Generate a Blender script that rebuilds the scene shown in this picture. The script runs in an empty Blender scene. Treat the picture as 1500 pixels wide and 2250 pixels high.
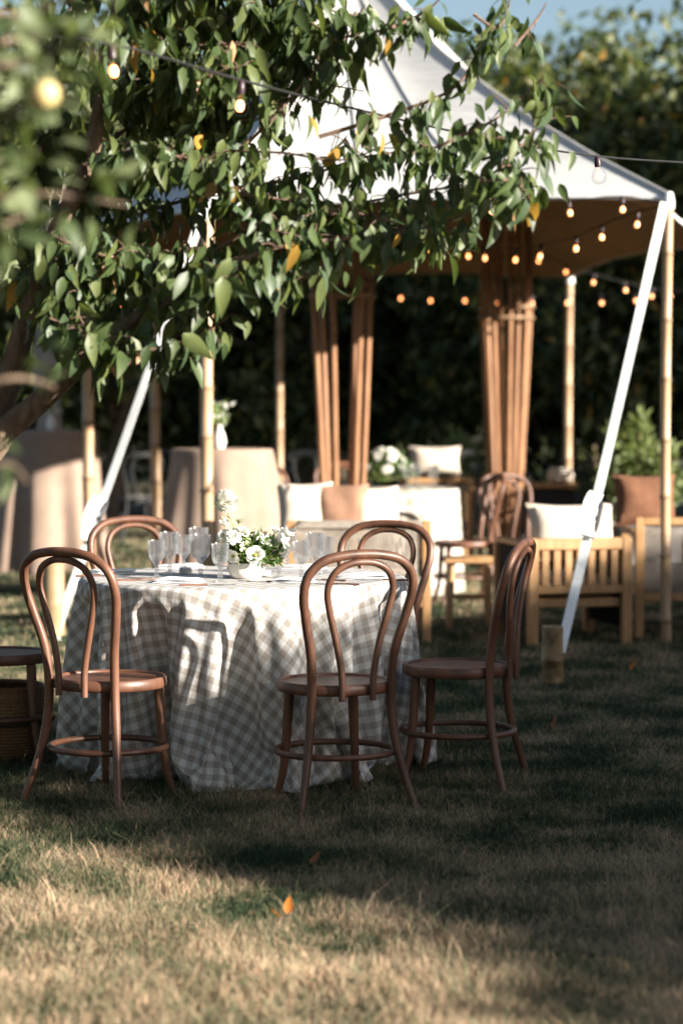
import bpy, bmesh, math, random
import numpy as np
from mathutils import Vector, Matrix, Quaternion
S = bpy.context.scene
col = S.collection
R = math.radians

# ------------------------------------------------------------------ camera, sky, sun, exposure
CAM_H, FPX, HORIZON = 1.45, 5312.0, 880.0
PITCH = math.atan((1125 - HORIZON) / FPX)
cam = bpy.data.cameras.new('camera'); cam_o = bpy.data.objects.new('camera', cam); col.objects.link(cam_o)
cam.sensor_fit = 'HORIZONTAL'; cam.sensor_width = 24; cam.lens = 85
cam.clip_start = .1; cam.clip_end = 600
cam_o.location = (0, 0, CAM_H); cam_o.rotation_euler = (math.pi/2 - PITCH, 0, 0)
cam.dof.use_dof = True; cam.dof.focus_distance = 8.75; cam.dof.aperture_fstop = 2.15; cam.dof.aperture_blades = 0
S.camera = cam_o
SUN_EL = 17.5
SUN_AZ = (.86, -.51)                         # horizontal direction towards the sun
world = bpy.data.worlds.new('World'); S.world = world; world.use_nodes = True
wn = world.node_tree
sky = wn.nodes.new('ShaderNodeTexSky'); sky.sky_type = 'NISHITA'; sky.sun_disc = False
sky.sun_elevation = R(SUN_EL); sky.sun_rotation = math.atan2(SUN_AZ[0], SUN_AZ[1])
sky.air_density = 1.0; sky.dust_density = 1.5; sky.ozone_density = 1.5
wn.links.new(sky.outputs[0], wn.nodes['Background'].inputs[0])
wn.nodes['Background'].inputs[1].default_value = .05
sun = bpy.data.lights.new('sun', 'SUN'); sun.energy = 5.0; sun.angle = R(.6); sun.color = (1, .93, .82)
sun_o = bpy.data.objects.new('sun', sun); col.objects.link(sun_o)
LD = Vector((-SUN_AZ[0]*math.cos(R(SUN_EL)), -SUN_AZ[1]*math.cos(R(SUN_EL)), -math.sin(R(SUN_EL)))).normalized()
sun_o.rotation_euler = LD.to_track_quat('-Z', 'Y').to_euler()
sun_o.location = (8, -3, 6)
S.view_settings.view_transform = 'Standard'; S.view_settings.look = 'None'
S.view_settings.exposure = 1.72; S.view_settings.gamma = 1; S.view_settings.use_curve_mapping = False
S.render.engine = 'CYCLES'
S.cycles.use_denoising = True
S.cycles.max_bounces = 8; S.cycles.transparent_max_bounces = 16; S.cycles.transmission_bounces = 8
S.cycles.sample_clamp_indirect = 6; S.cycles.caustics_refractive = False; S.cycles.caustics_reflective = False

def P(px, py, D):
    """point of the place at forward distance D that the layout sketch gives as px, py"""
    a = (px - 750) / FPX; b = (1125 - py) / FPX
    d = Vector((a, math.cos(PITCH) + b*math.sin(PITCH), -math.sin(PITCH) + b*math.cos(PITCH)))
    return Vector((0, 0, CAM_H)) + d * (D / d.y)

# ------------------------------------------------------------------ materials
def nodes(name):
    m = bpy.data.materials.new(name); m.use_nodes = True
    nt = m.node_tree
    return m, nt, nt.nodes['Principled BSDF']
def vary(name, c1, c2, scale=8, rough=.6, bump=0, bscale=60, detail=4, stretch=None, spec=.4, coords='Object', rough2=None):
    m, nt, b = nodes(name)
    tc = nt.nodes.new('ShaderNodeTexCoord'); n = nt.nodes.new('ShaderNodeTexNoise')
    n.inputs['Scale'].default_value = scale; n.inputs['Detail'].default_value = detail
    src = tc.outputs[coords]
    if stretch:
        mp = nt.nodes.new('ShaderNodeMapping'); mp.inputs['Scale'].default_value = stretch
        nt.links.new(src, mp.inputs[0]); src = mp.outputs[0]
    nt.links.new(src, n.inputs['Vector'])
    r = nt.nodes.new('ShaderNodeValToRGB')
    r.color_ramp.elements[0].position = .3; r.color_ramp.elements[1].position = .7
    r.color_ramp.elements[0].color = (*c1, 1); r.color_ramp.elements[1].color = (*c2, 1)
    nt.links.new(n.outputs[0], r.inputs[0]); nt.links.new(r.outputs[0], b.inputs['Base Color'])
    b.inputs['Roughness'].default_value = rough; b.inputs['Specular IOR Level'].default_value = spec
    if bump:
        n2 = nt.nodes.new('ShaderNodeTexNoise'); n2.inputs['Scale'].default_value = bscale; n2.inputs['Detail'].default_value = 3
        nt.links.new(src, n2.inputs['Vector'])
        bp = nt.nodes.new('ShaderNodeBump'); bp.inputs['Strength'].default_value = bump; bp.inputs['Distance'].default_value = .01
        nt.links.new(n2.outputs[0], bp.inputs['Height']); nt.links.new(bp.outputs[0], b.inputs['Normal'])
    return m
def leafmat(name, c, trans=.35, rough=.46, tc=None, spec=.42):
    m, nt, b = nodes(name)
    b.inputs['Roughness'].default_value = rough; b.inputs['Specular IOR Level'].default_value = spec
    geo = nt.nodes.new('ShaderNodeNewGeometry')
    n = nt.nodes.new('ShaderNodeTexNoise'); n.inputs['Scale'].default_value = 9
    nt.links.new(geo.outputs['Position'], n.inputs['Vector'])
    r = nt.nodes.new('ShaderNodeValToRGB')
    r.color_ramp.elements[0].position = .3; r.color_ramp.elements[1].position = .7
    r.color_ramp.elements[0].color = (c[0]*.7, c[1]*.72, c[2]*.75, 1); r.color_ramp.elements[1].color = (c[0]*1.25, c[1]*1.22, c[2]*1.2, 1)
    nt.links.new(n.outputs[0], r.inputs[0]); nt.links.new(r.outputs[0], b.inputs['Base Color'])
    tl = nt.nodes.new('ShaderNodeBsdfTranslucent'); tl.inputs[0].default_value = (*(tc or (c[0]*1.6, c[1]*1.7, c[2]*.9)), 1)
    mx = nt.nodes.new('ShaderNodeMixShader'); mx.inputs[0].default_value = trans
    nt.links.new(b.outputs[0], mx.inputs[1]); nt.links.new(tl.outputs[0], mx.inputs[2])
    nt.links.new(mx.outputs[0], nt.nodes['Material Output'].inputs[0])
    return m
M = {}
M['wood'] = vary('bentwood', (.092, .04, .024), (.172, .076, .043), 3, .36, .06, 90, 6, (9, 9, 1.2), .5)
def per_object(m, lo, hi):
    nt = m.node_tree; b = nt.nodes['Principled BSDF']; src = b.inputs['Base Color'].links[0].from_socket
    oi = nt.nodes.new('ShaderNodeObjectInfo'); mr = nt.nodes.new('ShaderNodeMapRange'); mr.inputs[3].default_value = lo; mr.inputs[4].default_value = hi; nt.links.new(oi.outputs['Random'], mr.inputs[0])
    mx = nt.nodes.new('ShaderNodeMix'); mx.data_type = 'RGBA'; mx.blend_type = 'MULTIPLY'; mx.inputs[0].default_value = 1
    nt.links.new(src, mx.inputs[6]); nt.links.new(mr.outputs[0], mx.inputs[7]); nt.links.new(mx.outputs[2], b.inputs['Base Color'])
    n = nt.nodes.new('ShaderNodeTexNoise'); n.inputs['Scale'].default_value = 22; n.inputs['Detail'].default_value = 5; m2 = nt.nodes.new('ShaderNodeMapRange'); m2.inputs[3].default_value = .28; m2.inputs[4].default_value = .62; nt.links.new(n.outputs[0], m2.inputs[0]); nt.links.new(m2.outputs[0], b.inputs['Roughness'])
per_object(M['wood'], .78, 1.12)
M['wood_seat'] = vary('bentwood_seat', (.105, .045, .027), (.175, .076, .045), 3, .34, .05, 70, 6, (14, 1.3, 3), .5)
M['pale_wood'] = vary('acacia', (.33, .18, .08), (.47, .275, .13), 4, .5, .08, 60, 5, (6, 6, 1.2))
M['bamboo'] = vary('bamboo', (.33, .21, .12), (.50, .345, .21), 5, .42, .05, 40, 4, (6, 6, .8))
M['bamboo_node'] = vary('bamboo_node', (.20, .125, .07), (.32, .21, .125), 12, .6)
M['bamboo_red'] = vary('bamboo_cane', (.21, .095, .045), (.36, .185, .09), 5, .45, .05, 40, 4, (6, 6, .8))
M['stake'] = vary('stake_bamboo', (.09, .056, .025), (.44, .29, .145), 11, .55, .25, 25, 2)
M['stake_pale'] = vary('stake_pale', (.28, .19, .105), (.40, .29, .165), 10, .55, .15, 25)
M['white_metal'] = vary('white_painted_metal', (.72, .73, .72), (.82, .82, .8), 10, .5)
M['webbing'] = vary('white_webbing', (.74, .76, .75), (.84, .85, .83), 40, .75, .2, 300)
M['steel'] = vary('steel', (.40, .41, .42), (.6, .6, .6), 8, .28, spec=.5); M['steel'].node_tree.nodes['Principled BSDF'].inputs['Metallic'].default_value = .95
M['dark_steel'] = vary('dark_steel', (.03, .03, .035), (.06, .06, .065), 8, .45)
M['handle'] = vary('cutlery_handle', (.13, .062, .045), (.20, .095, .065), 30, .35)
M['linen'] = vary('white_linen', (.76, .77, .79), (.83, .83, .84), 30, .9, .15, 260, spec=.15)
M['beige_cloth'] = vary('beige_cloth', (.275, .195, .152), (.335, .245, .192), 6, .9, .12, 200, spec=.15)
M['cream'] = vary('cream_fabric', (.52, .44, .36), (.60, .52, .44), 12, .92, .2, 150, spec=.15)
M['tan'] = vary('tan_fabric', (.28, .155, .10), (.36, .21, .14), 12, .92, .2, 150, spec=.15)
M['rust'] = vary('rust_fabric', (.15, .07, .04), (.21, .10, .06), 12, .92, .2, 150, spec=.15)
M['rope'] = vary('grey_rope', (.26, .22, .185), (.36, .31, .26), 60, .9, .3, 300)
M['dark_rope'] = vary('charcoal_weave', (.028, .026, .026), (.05, .046, .045), 60, .85, .3, 300)
M['ceramic'] = vary('white_ceramic', (.74, .70, .66), (.80, .77, .73), 14, .42, .05, 80)
M['wax'] = vary('white_wax', (.78, .76, .72), (.84, .82, .78), 20, .5)
M['petal'] = leafmat('white_petal', (.80, .80, .74), .3, .6, (.8, .8, .7), .2)
M['bud'] = leafmat('green_white_bud', (.52, .56, .38), .3, .6, (.6, .65, .4), .2)
M['anther'] = vary('flower_centre', (.22, .20, .03), (.4, .34, .06), 60, .8)
M['stem'] = vary('flower_stem', (.30, .36, .13), (.40, .44, .18), 20, .6)
M['bark'] = vary('bark', (.085, .055, .036), (.20, .145, .10), 14, .85, .8, 45, 6, (3, 3, 1))
M['pale_bark'] = vary('pale_bark', (.24, .20, .165), (.42, .36, .30), 9, .85, .6, 35, 6, (3, 3, 1))
M['twig'] = vary('twig', (.10, .06, .045), (.20, .13, .095), 30, .7, .3, 80)
M['wicker'] = vary('wicker', (.16, .085, .035), (.30, .17, .075), 70, .7, .9, 130, 2, (1, 1, 3))
M['black_cable'] = vary('cable', (.012, .012, .012), (.02, .02, .02), 10, .6)
M['socket'] = vary('bulb_socket', (.02, .012, .015), (.04, .02, .025), 10, .4)
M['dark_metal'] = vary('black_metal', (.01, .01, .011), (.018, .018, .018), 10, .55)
M['console'] = vary('dark_console', (.014, .012, .012), (.024, .02, .018), 10, .6)
M['terracotta'] = vary('planter_grey', (.16, .15, .15), (.25, .24, .23), 6, .8)
M['fence'] = vary('weathered_fence', (.42, .34, .27), (.56, .48, .40), 4, .85, .3, 30)
CH = [leafmat('cherry_leaf_deep', (.046, .074, .025), .24), leafmat('cherry_leaf_mid', (.068, .10, .033), .28),
      leafmat('cherry_leaf_fresh', (.12, .15, .05), .34), leafmat('cherry_leaf_blue', (.06, .095, .045), .24),
      leafmat('cherry_leaf_gold', (.44, .25, .045), .35, tc=(.7, .4, .06)), leafmat('cherry_leaf_pink', (.52, .31, .17), .35, tc=(.7, .42, .2))]
AP = [leafmat('apple_leaf_pale', (.15, .18, .085), .3, .55), leafmat('apple_leaf_mid', (.08, .11, .042), .3, .5), leafmat('apple_leaf_dark', (.06, .09, .035), .3, .5)]
FL = [leafmat('bouquet_leaf', (.07, .125, .035), .3, .4), leafmat('bouquet_leaf_light', (.16, .235, .075), .35, .45)]
BG = [leafmat('far_leaf_dark', (.03, .048, .018), .25, .5), leafmat('far_leaf_mid', (.06, .085, .026), .3, .5), leafmat('far_leaf_olive', (.13, .14, .04), .32, .5),
      leafmat('far_leaf_gold', (.36, .20, .045), .3, .5)]
HG = [leafmat('hedge_leaf_dark', (.03, .055, .018), .2), leafmat('hedge_leaf_mid', (.05, .085, .025), .2)]
SH = [leafmat('shrub_leaf', (.11, .15, .05), .3, .5), leafmat('shrub_leaf_light', (.20, .23, .085), .3, .5)]
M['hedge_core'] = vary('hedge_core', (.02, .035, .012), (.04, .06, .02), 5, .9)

def gingham(name, period, dark, mid, white):
    m, nt, b = nodes(name)
    L = nt.links
    uv = nt.nodes.new('ShaderNodeUVMap')
    sp = nt.nodes.new('ShaderNodeSeparateXYZ'); L.new(uv.outputs[0], sp.inputs[0])
    def mth(op, a, bv=None):
        n = nt.nodes.new('ShaderNodeMath'); n.operation = op
        for i, v in enumerate((a, bv)):
            if v is None: continue
            if isinstance(v, (int, float)): n.inputs[i].default_value = v
            else: L.new(v, n.inputs[i])
        return n.outputs[0]
    def wave(s):
        f = mth('FRACT', mth('ADD', mth('DIVIDE', s, period), 100.0))
        return mth('LESS_THAN', f, .5)
    tot = mth('MULTIPLY', mth('ADD', wave(sp.outputs[0]), wave(sp.outputs[1])), .5)
    r = nt.nodes.new('ShaderNodeValToRGB'); r.color_ramp.interpolation = 'CONSTANT'
    r.color_ramp.elements[0].position = 0; r.color_ramp.elements[0].color = (*white, 1)
    r.color_ramp.elements[1].position = .8; r.color_ramp.elements[1].color = (*dark, 1)
    e = r.color_ramp.elements.new(.3); e.color = (*mid, 1)
    L.new(tot, r.inputs[0])
    n = nt.nodes.new('ShaderNodeTexNoise'); n.inputs['Scale'].default_value = 60; L.new(uv.outputs[0], n.inputs['Vector'])
    mx = nt.nodes.new('ShaderNodeMix'); mx.data_type = 'RGBA'; mx.blend_type = 'MULTIPLY'; mx.inputs[0].default_value = .22
    L.new(r.outputs[0], mx.inputs[6]); L.new(n.outputs[0], mx.inputs[7]); L.new(mx.outputs[2], b.inputs['Base Color'])
    b.inputs['Roughness'].default_value = .9; b.inputs['Specular IOR Level'].default_value = .15
    n2 = nt.nodes.new('ShaderNodeTexNoise'); n2.inputs['Scale'].default_value = 14; n2.inputs['Detail'].default_value = 5
    L.new(uv.outputs[0], n2.inputs['Vector'])
    bp = nt.nodes.new('ShaderNodeBump'); bp.inputs['Strength'].default_value = .35; bp.inputs['Distance'].default_value = .012
    L.new(n2.outputs[0], bp.inputs['Height']); L.new(bp.outputs[0], b.inputs['Normal'])
    return m
M['gingham'] = gingham('gingham_cloth', .051, (.385, .347, .315), (.555, .522, .492), (.76, .757, .755))
M['grid_cloth'] = gingham('pale_check_cloth', .11, (.40, .34, .27), (.54, .49, .43), (.66, .63, .58))
def glassmat(name):
    m, nt, b = nodes(name); L = nt.links
    g = nt.nodes.new('ShaderNodeBsdfGlossy'); g.inputs['Roughness'].default_value = .06
    t = nt.nodes.new('ShaderNodeBsdfTransparent'); t.inputs[0].default_value = (1, 1, 1, 1)
    d = nt.nodes.new('ShaderNodeBsdfTranslucent'); d.inputs[0].default_value = (.9, .92, .93, 1)
    b.inputs['Transmission Weight'].default_value = 1; b.inputs['Roughness'].default_value = .015; b.inputs['IOR'].default_value = 1.38
    f = nt.nodes.new('ShaderNodeLayerWeight'); f.inputs[0].default_value = .5
    pw = nt.nodes.new('ShaderNodeMath'); pw.operation = 'POWER'; pw.inputs[1].default_value = 3.0; L.new(f.outputs['Facing'], pw.inputs[0])
    sc_ = nt.nodes.new('ShaderNodeMath'); sc_.operation = 'MULTIPLY_ADD'; sc_.inputs[1].default_value = .22; sc_.inputs[2].default_value = .06; L.new(pw.outputs[0], sc_.inputs[0])
    m1 = nt.nodes.new('ShaderNodeMixShader'); m1.inputs[0].default_value = .26; L.new(t.outputs[0], m1.inputs[1]); L.new(b.outputs[0], m1.inputs[2])
    m2 = nt.nodes.new('ShaderNodeMixShader'); m2.inputs[0].default_value = .15; L.new(m1.outputs[0], m2.inputs[1]); L.new(d.outputs[0], m2.inputs[2])
    m3 = nt.nodes.new('ShaderNodeMixShader'); L.new(sc_.outputs[0], m3.inputs[0]); L.new(m2.outputs[0], m3.inputs[1]); L.new(g.outputs[0], m3.inputs[2])
    L.new(m3.outputs[0], nt.nodes['Material Output'].inputs[0])
    return m
M['glass'] = glassmat('clear_glass')
def thin_glass(name):
    m, nt, b = nodes(name)
    g = nt.nodes.new('ShaderNodeBsdfGlossy'); g.inputs['Roughness'].default_value = .03
    t = nt.nodes.new('ShaderNodeBsdfTransparent'); t.inputs[0].default_value = (.95, .95, .95, 1)
    lw = nt.nodes.new('ShaderNodeLayerWeight'); pw = nt.nodes.new('ShaderNodeMath'); pw.operation = 'POWER'; pw.inputs[1].default_value = 4.0; nt.links.new(lw.outputs['Facing'], pw.inputs[0])
    f = nt.nodes.new('ShaderNodeMath'); f.operation = 'MULTIPLY_ADD'; f.inputs[1].default_value = .35; f.inputs[2].default_value = .05; nt.links.new(pw.outputs[0], f.inputs[0])
    mx = nt.nodes.new('ShaderNodeMixShader')
    nt.links.new(f.outputs[0], mx.inputs[0]); nt.links.new(t.outputs[0], mx.inputs[1]); nt.links.new(g.outputs[0], mx.inputs[2])
    nt.links.new(mx.outputs[0], nt.nodes['Material Output'].inputs[0])
    return m
M['bulb_glass'] = thin_glass('bulb_glass')
def emit(name, c, s):
    m, nt, b = nodes(name)
    b.inputs['Emission Color'].default_value = (*c, 1); b.inputs['Emission Strength'].default_value = s
    b.inputs['Base Color'].default_value = (.8, .6, .4, 1)
    return m
M['filament'] = emit('lit_filament', (1, .34, .11), 2.4)
def canvas():
    m, nt, b = nodes('tent_canvas')
    geo = nt.nodes.new('ShaderNodeNewGeometry')
    n = nt.nodes.new('ShaderNodeTexNoise'); n.inputs['Scale'].default_value = 2.2; n.inputs['Detail'].default_value = 6
    nt.links.new(geo.outputs['Position'], n.inputs['Vector'])
    r = nt.nodes.new('ShaderNodeValToRGB'); r.color_ramp.elements[0].position = .3; r.color_ramp.elements[1].position = .7
    r.color_ramp.elements[0].color = (.52, .51, .495, 1); r.color_ramp.elements[1].color = (.60, .59, .57, 1)
    nt.links.new(n.outputs[0], r.inputs[0]); nt.links.new(r.outputs[0], b.inputs['Base Color'])
    b.inputs['Roughness'].default_value = .85; b.inputs['Specular IOR Level'].default_value = .2
    mp = nt.nodes.new('ShaderNodeMapping'); mp.inputs['Scale'].default_value = (1.0, 1.0, 9)
    nt.links.new(geo.outputs['Position'], mp.inputs[0])
    n2 = nt.nodes.new('ShaderNodeTexNoise'); n2.inputs['Scale'].default_value = 2; nt.links.new(mp.outputs[0], n2.inputs['Vector'])
    bp = nt.nodes.new('ShaderNodeBump'); bp.inputs['Strength'].default_value = .35; bp.inputs['Distance'].default_value = .05
    nt.links.new(n2.outputs[0], bp.inputs['Height']); nt.links.new(bp.outputs[0], b.inputs['Normal'])
    tl = nt.nodes.new('ShaderNodeBsdfTranslucent'); tl.inputs[0].default_value = (.50, .30, .14, 1)
    mx = nt.nodes.new('ShaderNodeMixShader'); mx.inputs[0].default_value = .07
    nt.links.new(b.outputs[0], mx.inputs[1]); nt.links.new(tl.outputs[0], mx.inputs[2])
    nt.links.new(mx.outputs[0], nt.nodes['Material Output'].inputs[0])
    return m
M['canvas'] = canvas()
M['seam'] = vary('canvas_seam', (.46, .45, .43), (.54, .53, .51), 5, .9)
M['shade_lining'] = vary('tan_shade_lining', (.29, .19, .10), (.37, .25, .14), 2, .9, .2, 20, spec=.15)  # tan layer added under the canvas to darken and warm the interior
def grassmats():
    out = []
    for name, gain in (('lawn_soil', (.4, .38, .36)), ('lawn_blades_mixed', (1.0, 1, 1)), ('lawn_blades_straw', (1.55, 1.4, 1.35)), ('lawn_blades_green', (.5, .75, .6))):
        m, nt, b = nodes(name)
        L = nt.links
        geo = nt.nodes.new('ShaderNodeNewGeometry')
        n1 = nt.nodes.new('ShaderNodeTexNoise'); n1.inputs['Scale'].default_value = 2.6; n1.inputs['Detail'].default_value = 5
        n2 = nt.nodes.new('ShaderNodeTexNoise'); n2.inputs['Scale'].default_value = 45; n2.inputs['Detail'].default_value = 2
        L.new(geo.outputs['Position'], n1.inputs['Vector']); L.new(geo.outputs['Position'], n2.inputs['Vector'])
        ad = nt.nodes.new('ShaderNodeMath'); ad.operation = 'MULTIPLY_ADD'; ad.inputs[1].default_value = .55
        L.new(n2.outputs[0], ad.inputs[0])
        s2 = nt.nodes.new('ShaderNodeMath'); s2.operation = 'MULTIPLY'; s2.inputs[1].default_value = .75; L.new(n1.outputs[0], s2.inputs[0])
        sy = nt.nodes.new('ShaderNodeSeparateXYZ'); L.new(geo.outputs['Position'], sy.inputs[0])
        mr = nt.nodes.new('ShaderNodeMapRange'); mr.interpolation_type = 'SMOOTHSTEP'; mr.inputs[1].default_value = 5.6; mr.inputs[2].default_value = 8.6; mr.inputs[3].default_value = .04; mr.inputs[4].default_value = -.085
        L.new(sy.outputs[1], mr.inputs[0]); sa = nt.nodes.new('ShaderNodeMath'); L.new(s2.outputs[0], sa.inputs[0]); L.new(mr.outputs[0], sa.inputs[1])   # greener grass beyond the open lawn, darkened too to deepen the shade there
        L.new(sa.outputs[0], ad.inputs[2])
        r = nt.nodes.new('ShaderNodeValToRGB')
        e = r.color_ramp.elements; e[0].position = .47; e[1].position = .80
        G = lambda c: (c[0]*gain[0], c[1]*gain[1], c[2]*gain[2], 1)
        e[0].color = G((.030, .052, .027)); e[1].color = G((.51, .385, .268))
        k = e.new(.55); k.color = G((.085, .105, .056)); k = e.new(.63); k.color = G((.30, .24, .157))
        L.new(ad.outputs[0], r.inputs[0]); L.new(r.outputs[0], b.inputs['Base Color'])
        b.inputs['Roughness'].default_value = .75; b.inputs['Specular IOR Level'].default_value = .2
        if name != 'lawn_soil':
            tl = nt.nodes.new('ShaderNodeBsdfTranslucent'); L.new(r.outputs[0], tl.inputs[0])
            mx = nt.nodes.new('ShaderNodeMixShader'); mx.inputs[0].default_value = .3
            L.new(b.outputs[0], mx.inputs[1]); L.new(tl.outputs[0], mx.inputs[2]); L.new(mx.outputs[0], nt.nodes['Material Output'].inputs[0])
        else:
            bp = nt.nodes.new('ShaderNodeBump'); bp.inputs['Strength'].default_value = .9; bp.inputs['Distance'].default_value = .03
            L.new(n2.outputs[0], bp.inputs['Height']); L.new(bp.outputs[0], b.inputs['Normal'])
        out.append(m)
    return out
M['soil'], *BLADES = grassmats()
M['path'] = vary('gravel_path', (.38, .33, .27), (.50, .44, .37), 3, .9, .4, 60)

# ------------------------------------------------------------------ helpers
def tag(o, label=None, cat=None, group=None, kind=None):
    if label: o['label'] = label
    if cat: o['category'] = cat
    if group: o['group'] = group
    if kind: o['kind'] = kind
    return o
def thing(name, label, cat, loc=(0, 0, 0), rz=0, group=None):
    o = bpy.data.objects.new(name, None); col.objects.link(o)
    o.empty_display_size = .1; o.location = loc; o.rotation_euler = (0, 0, rz)
    return tag(o, label, cat, group)
def place(name, me, parent=None, loc=None, rot=None):
    o = bpy.data.objects.new(name, me); col.objects.link(o)
    if parent: o.parent = parent
    if loc is not None: o.location = loc
    if rot is not None: o.rotation_euler = rot
    return o
def catmull(pts, n=8, closed=False):
    pts = [Vector(p) for p in pts]; out = []
    N = len(pts)
    for i in range(N if closed else N-1):
        if closed: p0, p1, p2, p3 = pts[i-1], pts[i], pts[(i+1) % N], pts[(i+2) % N]
        else: p0, p1, p2, p3 = pts[max(i-1, 0)], pts[i], pts[i+1], pts[min(i+2, N-1)]
        for k in range(n):
            t = k/n
            out.append(.5*((2*p1) + (p2-p0)*t + (2*p0-5*p1+4*p2-p3)*t*t + (3*p1-p0-3*p2+p3)*t**3))
    if not closed: out.append(pts[-1])
    return out
class MB:
    def __init__(s): s.v = []; s.f = []; s.mi = []
    def add(s, vs, fs, mi=0):
        o = len(s.v); s.v += [tuple(v) for v in vs]
        s.f += [tuple(i+o for i in f) for f in fs]; s.mi += [mi]*len(fs)
    def box(s, c, size, rz=0, mi=0, bevel=0):
        x, y, z = (k/2 for k in size); b = min(bevel, x*.9, y*.9, z*.9)
        ca, sa = math.cos(rz), math.sin(rz)
        def T(p): return (c[0]+p[0]*ca-p[1]*sa, c[1]+p[0]*sa+p[1]*ca, c[2]+p[2])
        if b <= 0:
            vs = [T((sx*x, sy*y, sz*z)) for sz in (-1, 1) for sx, sy in ((-1, -1), (1, -1), (1, 1), (-1, 1))]
            s.add(vs, [(3, 2, 1, 0), (4, 5, 6, 7)] + [(i, (i+1) % 4, (i+1) % 4+4, i+4) for i in range(4)], mi); return
        ring = lambda k, z: [T(p) for p in ((-x+k, -y+b if k == 0 else -y+k, z),)]
        rows = []
        for zz, k in ((-z, b), (-z+b, 0), (z-b, 0), (z, b)):
            a, d = x-k, y-k; q = b*.6
            rows.append([T(p) for p in ((-a+q, -d, zz), (a-q, -d, zz), (a, -d+q, zz), (a, d-q, zz), (a-q, d, zz), (-a+q, d, zz), (-a, d-q, zz), (-a, -d+q, zz))])
        vs = sum(rows, []); fs = [tuple(range(7, -1, -1)), tuple(range(24, 32))]
        for r in range(3):
            for i in range(8): fs.append((r*8+i, r*8+(i+1) % 8, r*8+8+(i+1) % 8, r*8+8+i))
        s.add(vs, fs, mi)
    def tube(s, path, rad, n=10, closed=False, mi=0, mis=None, flat=None):
        path = [Vector(p) for p in path]; N = len(path)
        if not hasattr(rad, '__len__'): rad = [rad]*N
        tg = []
        for i in range(N):
            a = path[i-1] if (i > 0 or closed) else path[0]; b = path[(i+1) % N] if (i < N-1 or closed) else path[-1]
            tg.append((b-a).normalized())
        up = Vector((0, 0, 1)) if abs(tg[0].z) < .9 else Vector((0, 1, 0))
        nrm = tg[0].cross(up).normalized(); vs = []
        for i in range(N):
            if i:
                q = tg[i-1].rotation_difference(tg[i]); nrm = (q @ nrm).normalized()
            bn = tg[i].cross(nrm)
            for k in range(n):
                a = 2*math.pi*k/n
                vs.append(path[i] + rad[i]*(nrm*math.cos(a)*(flat or 1) + bn*math.sin(a)))
        fs = []; m = []
        for i in range(N if closed else N-1):
            j = (i+1) % N
            for k in range(n):
                fs.append((i*n+k, i*n+(k+1) % n, j*n+(k+1) % n, j*n+k)); m.append(mis[i] if mis else mi)
        if not closed:
            fs.append(tuple(range(n-1, -1, -1))); fs.append(tuple((N-1)*n+k for k in range(n))); m += [mi, mi]
        o = len(s.v); s.v += [tuple(v) for v in vs]; s.f += [tuple(i+o for i in f) for f in fs]; s.mi += m
    def lathe(s, prof, n=32, c=(0, 0, 0), fn=None, mi=0):
        vs = []; fs = []
        for j, (r, z) in enumerate(prof):
            for k in range(n):
                a = 2*math.pi*k/n; rr = r*(fn(a, j) if fn else 1)
                vs.append((c[0]+rr*math.cos(a), c[1]+rr*math.sin(a), c[2]+z))
        for j in range(len(prof)-1):
            for k in range(n): fs.append((j*n+k, j*n+(k+1) % n, (j+1)*n+(k+1) % n, (j+1)*n+k))
        s.add(vs, fs, mi)
    def mesh(s, name, mats, smooth=True):
        me = bpy.data.meshes.new(name); me.from_pydata(s.v, [], s.f)
        for m in (mats if isinstance(mats, (list, tuple)) else [mats]): me.materials.append(m)
        if any(s.mi): me.polygons.foreach_set('material_index', s.mi)
        me.update()
        if smooth:
            me.polygons.foreach_set('use_smooth', [True]*len(me.polygons))
            try: me.set_sharp_from_angle(angle=R(40))
            except Exception: pass
        return me
    def put(s, name, mats, parent=None, smooth=True, loc=None, rot=None):
        return place(name, s.mesh(name, mats, smooth), parent, loc, rot)
def np_mesh(name, V, F, mats, mi=None, smooth=False):
    """V (n,3), F (m,k) all faces with k corners"""
    me = bpy.data.meshes.new(name); V = np.asarray(V, np.float32); F = np.asarray(F, np.int32); k = F.shape[1]
    me.vertices.add(len(V)); me.vertices.foreach_set('co', V.ravel())
    me.loops.add(F.size); me.loops.foreach_set('vertex_index', F.ravel())
    me.polygons.add(len(F)); me.polygons.foreach_set('loop_start', np.arange(0, F.size, k, dtype=np.int32))
    for m in mats: me.materials.append(m)
    if mi is not None: me.polygons.foreach_set('material_index', np.asarray(mi, np.int32))
    me.polygons.foreach_set('use_smooth', np.full(len(F), smooth))
    me.update(calc_edges=True); me.validate()
    return me
rng = random.Random(11)
NR = np.random.default_rng(5)
def unit(v): return v/np.maximum(np.linalg.norm(v, axis=-1, keepdims=True), 1e-9)
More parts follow.
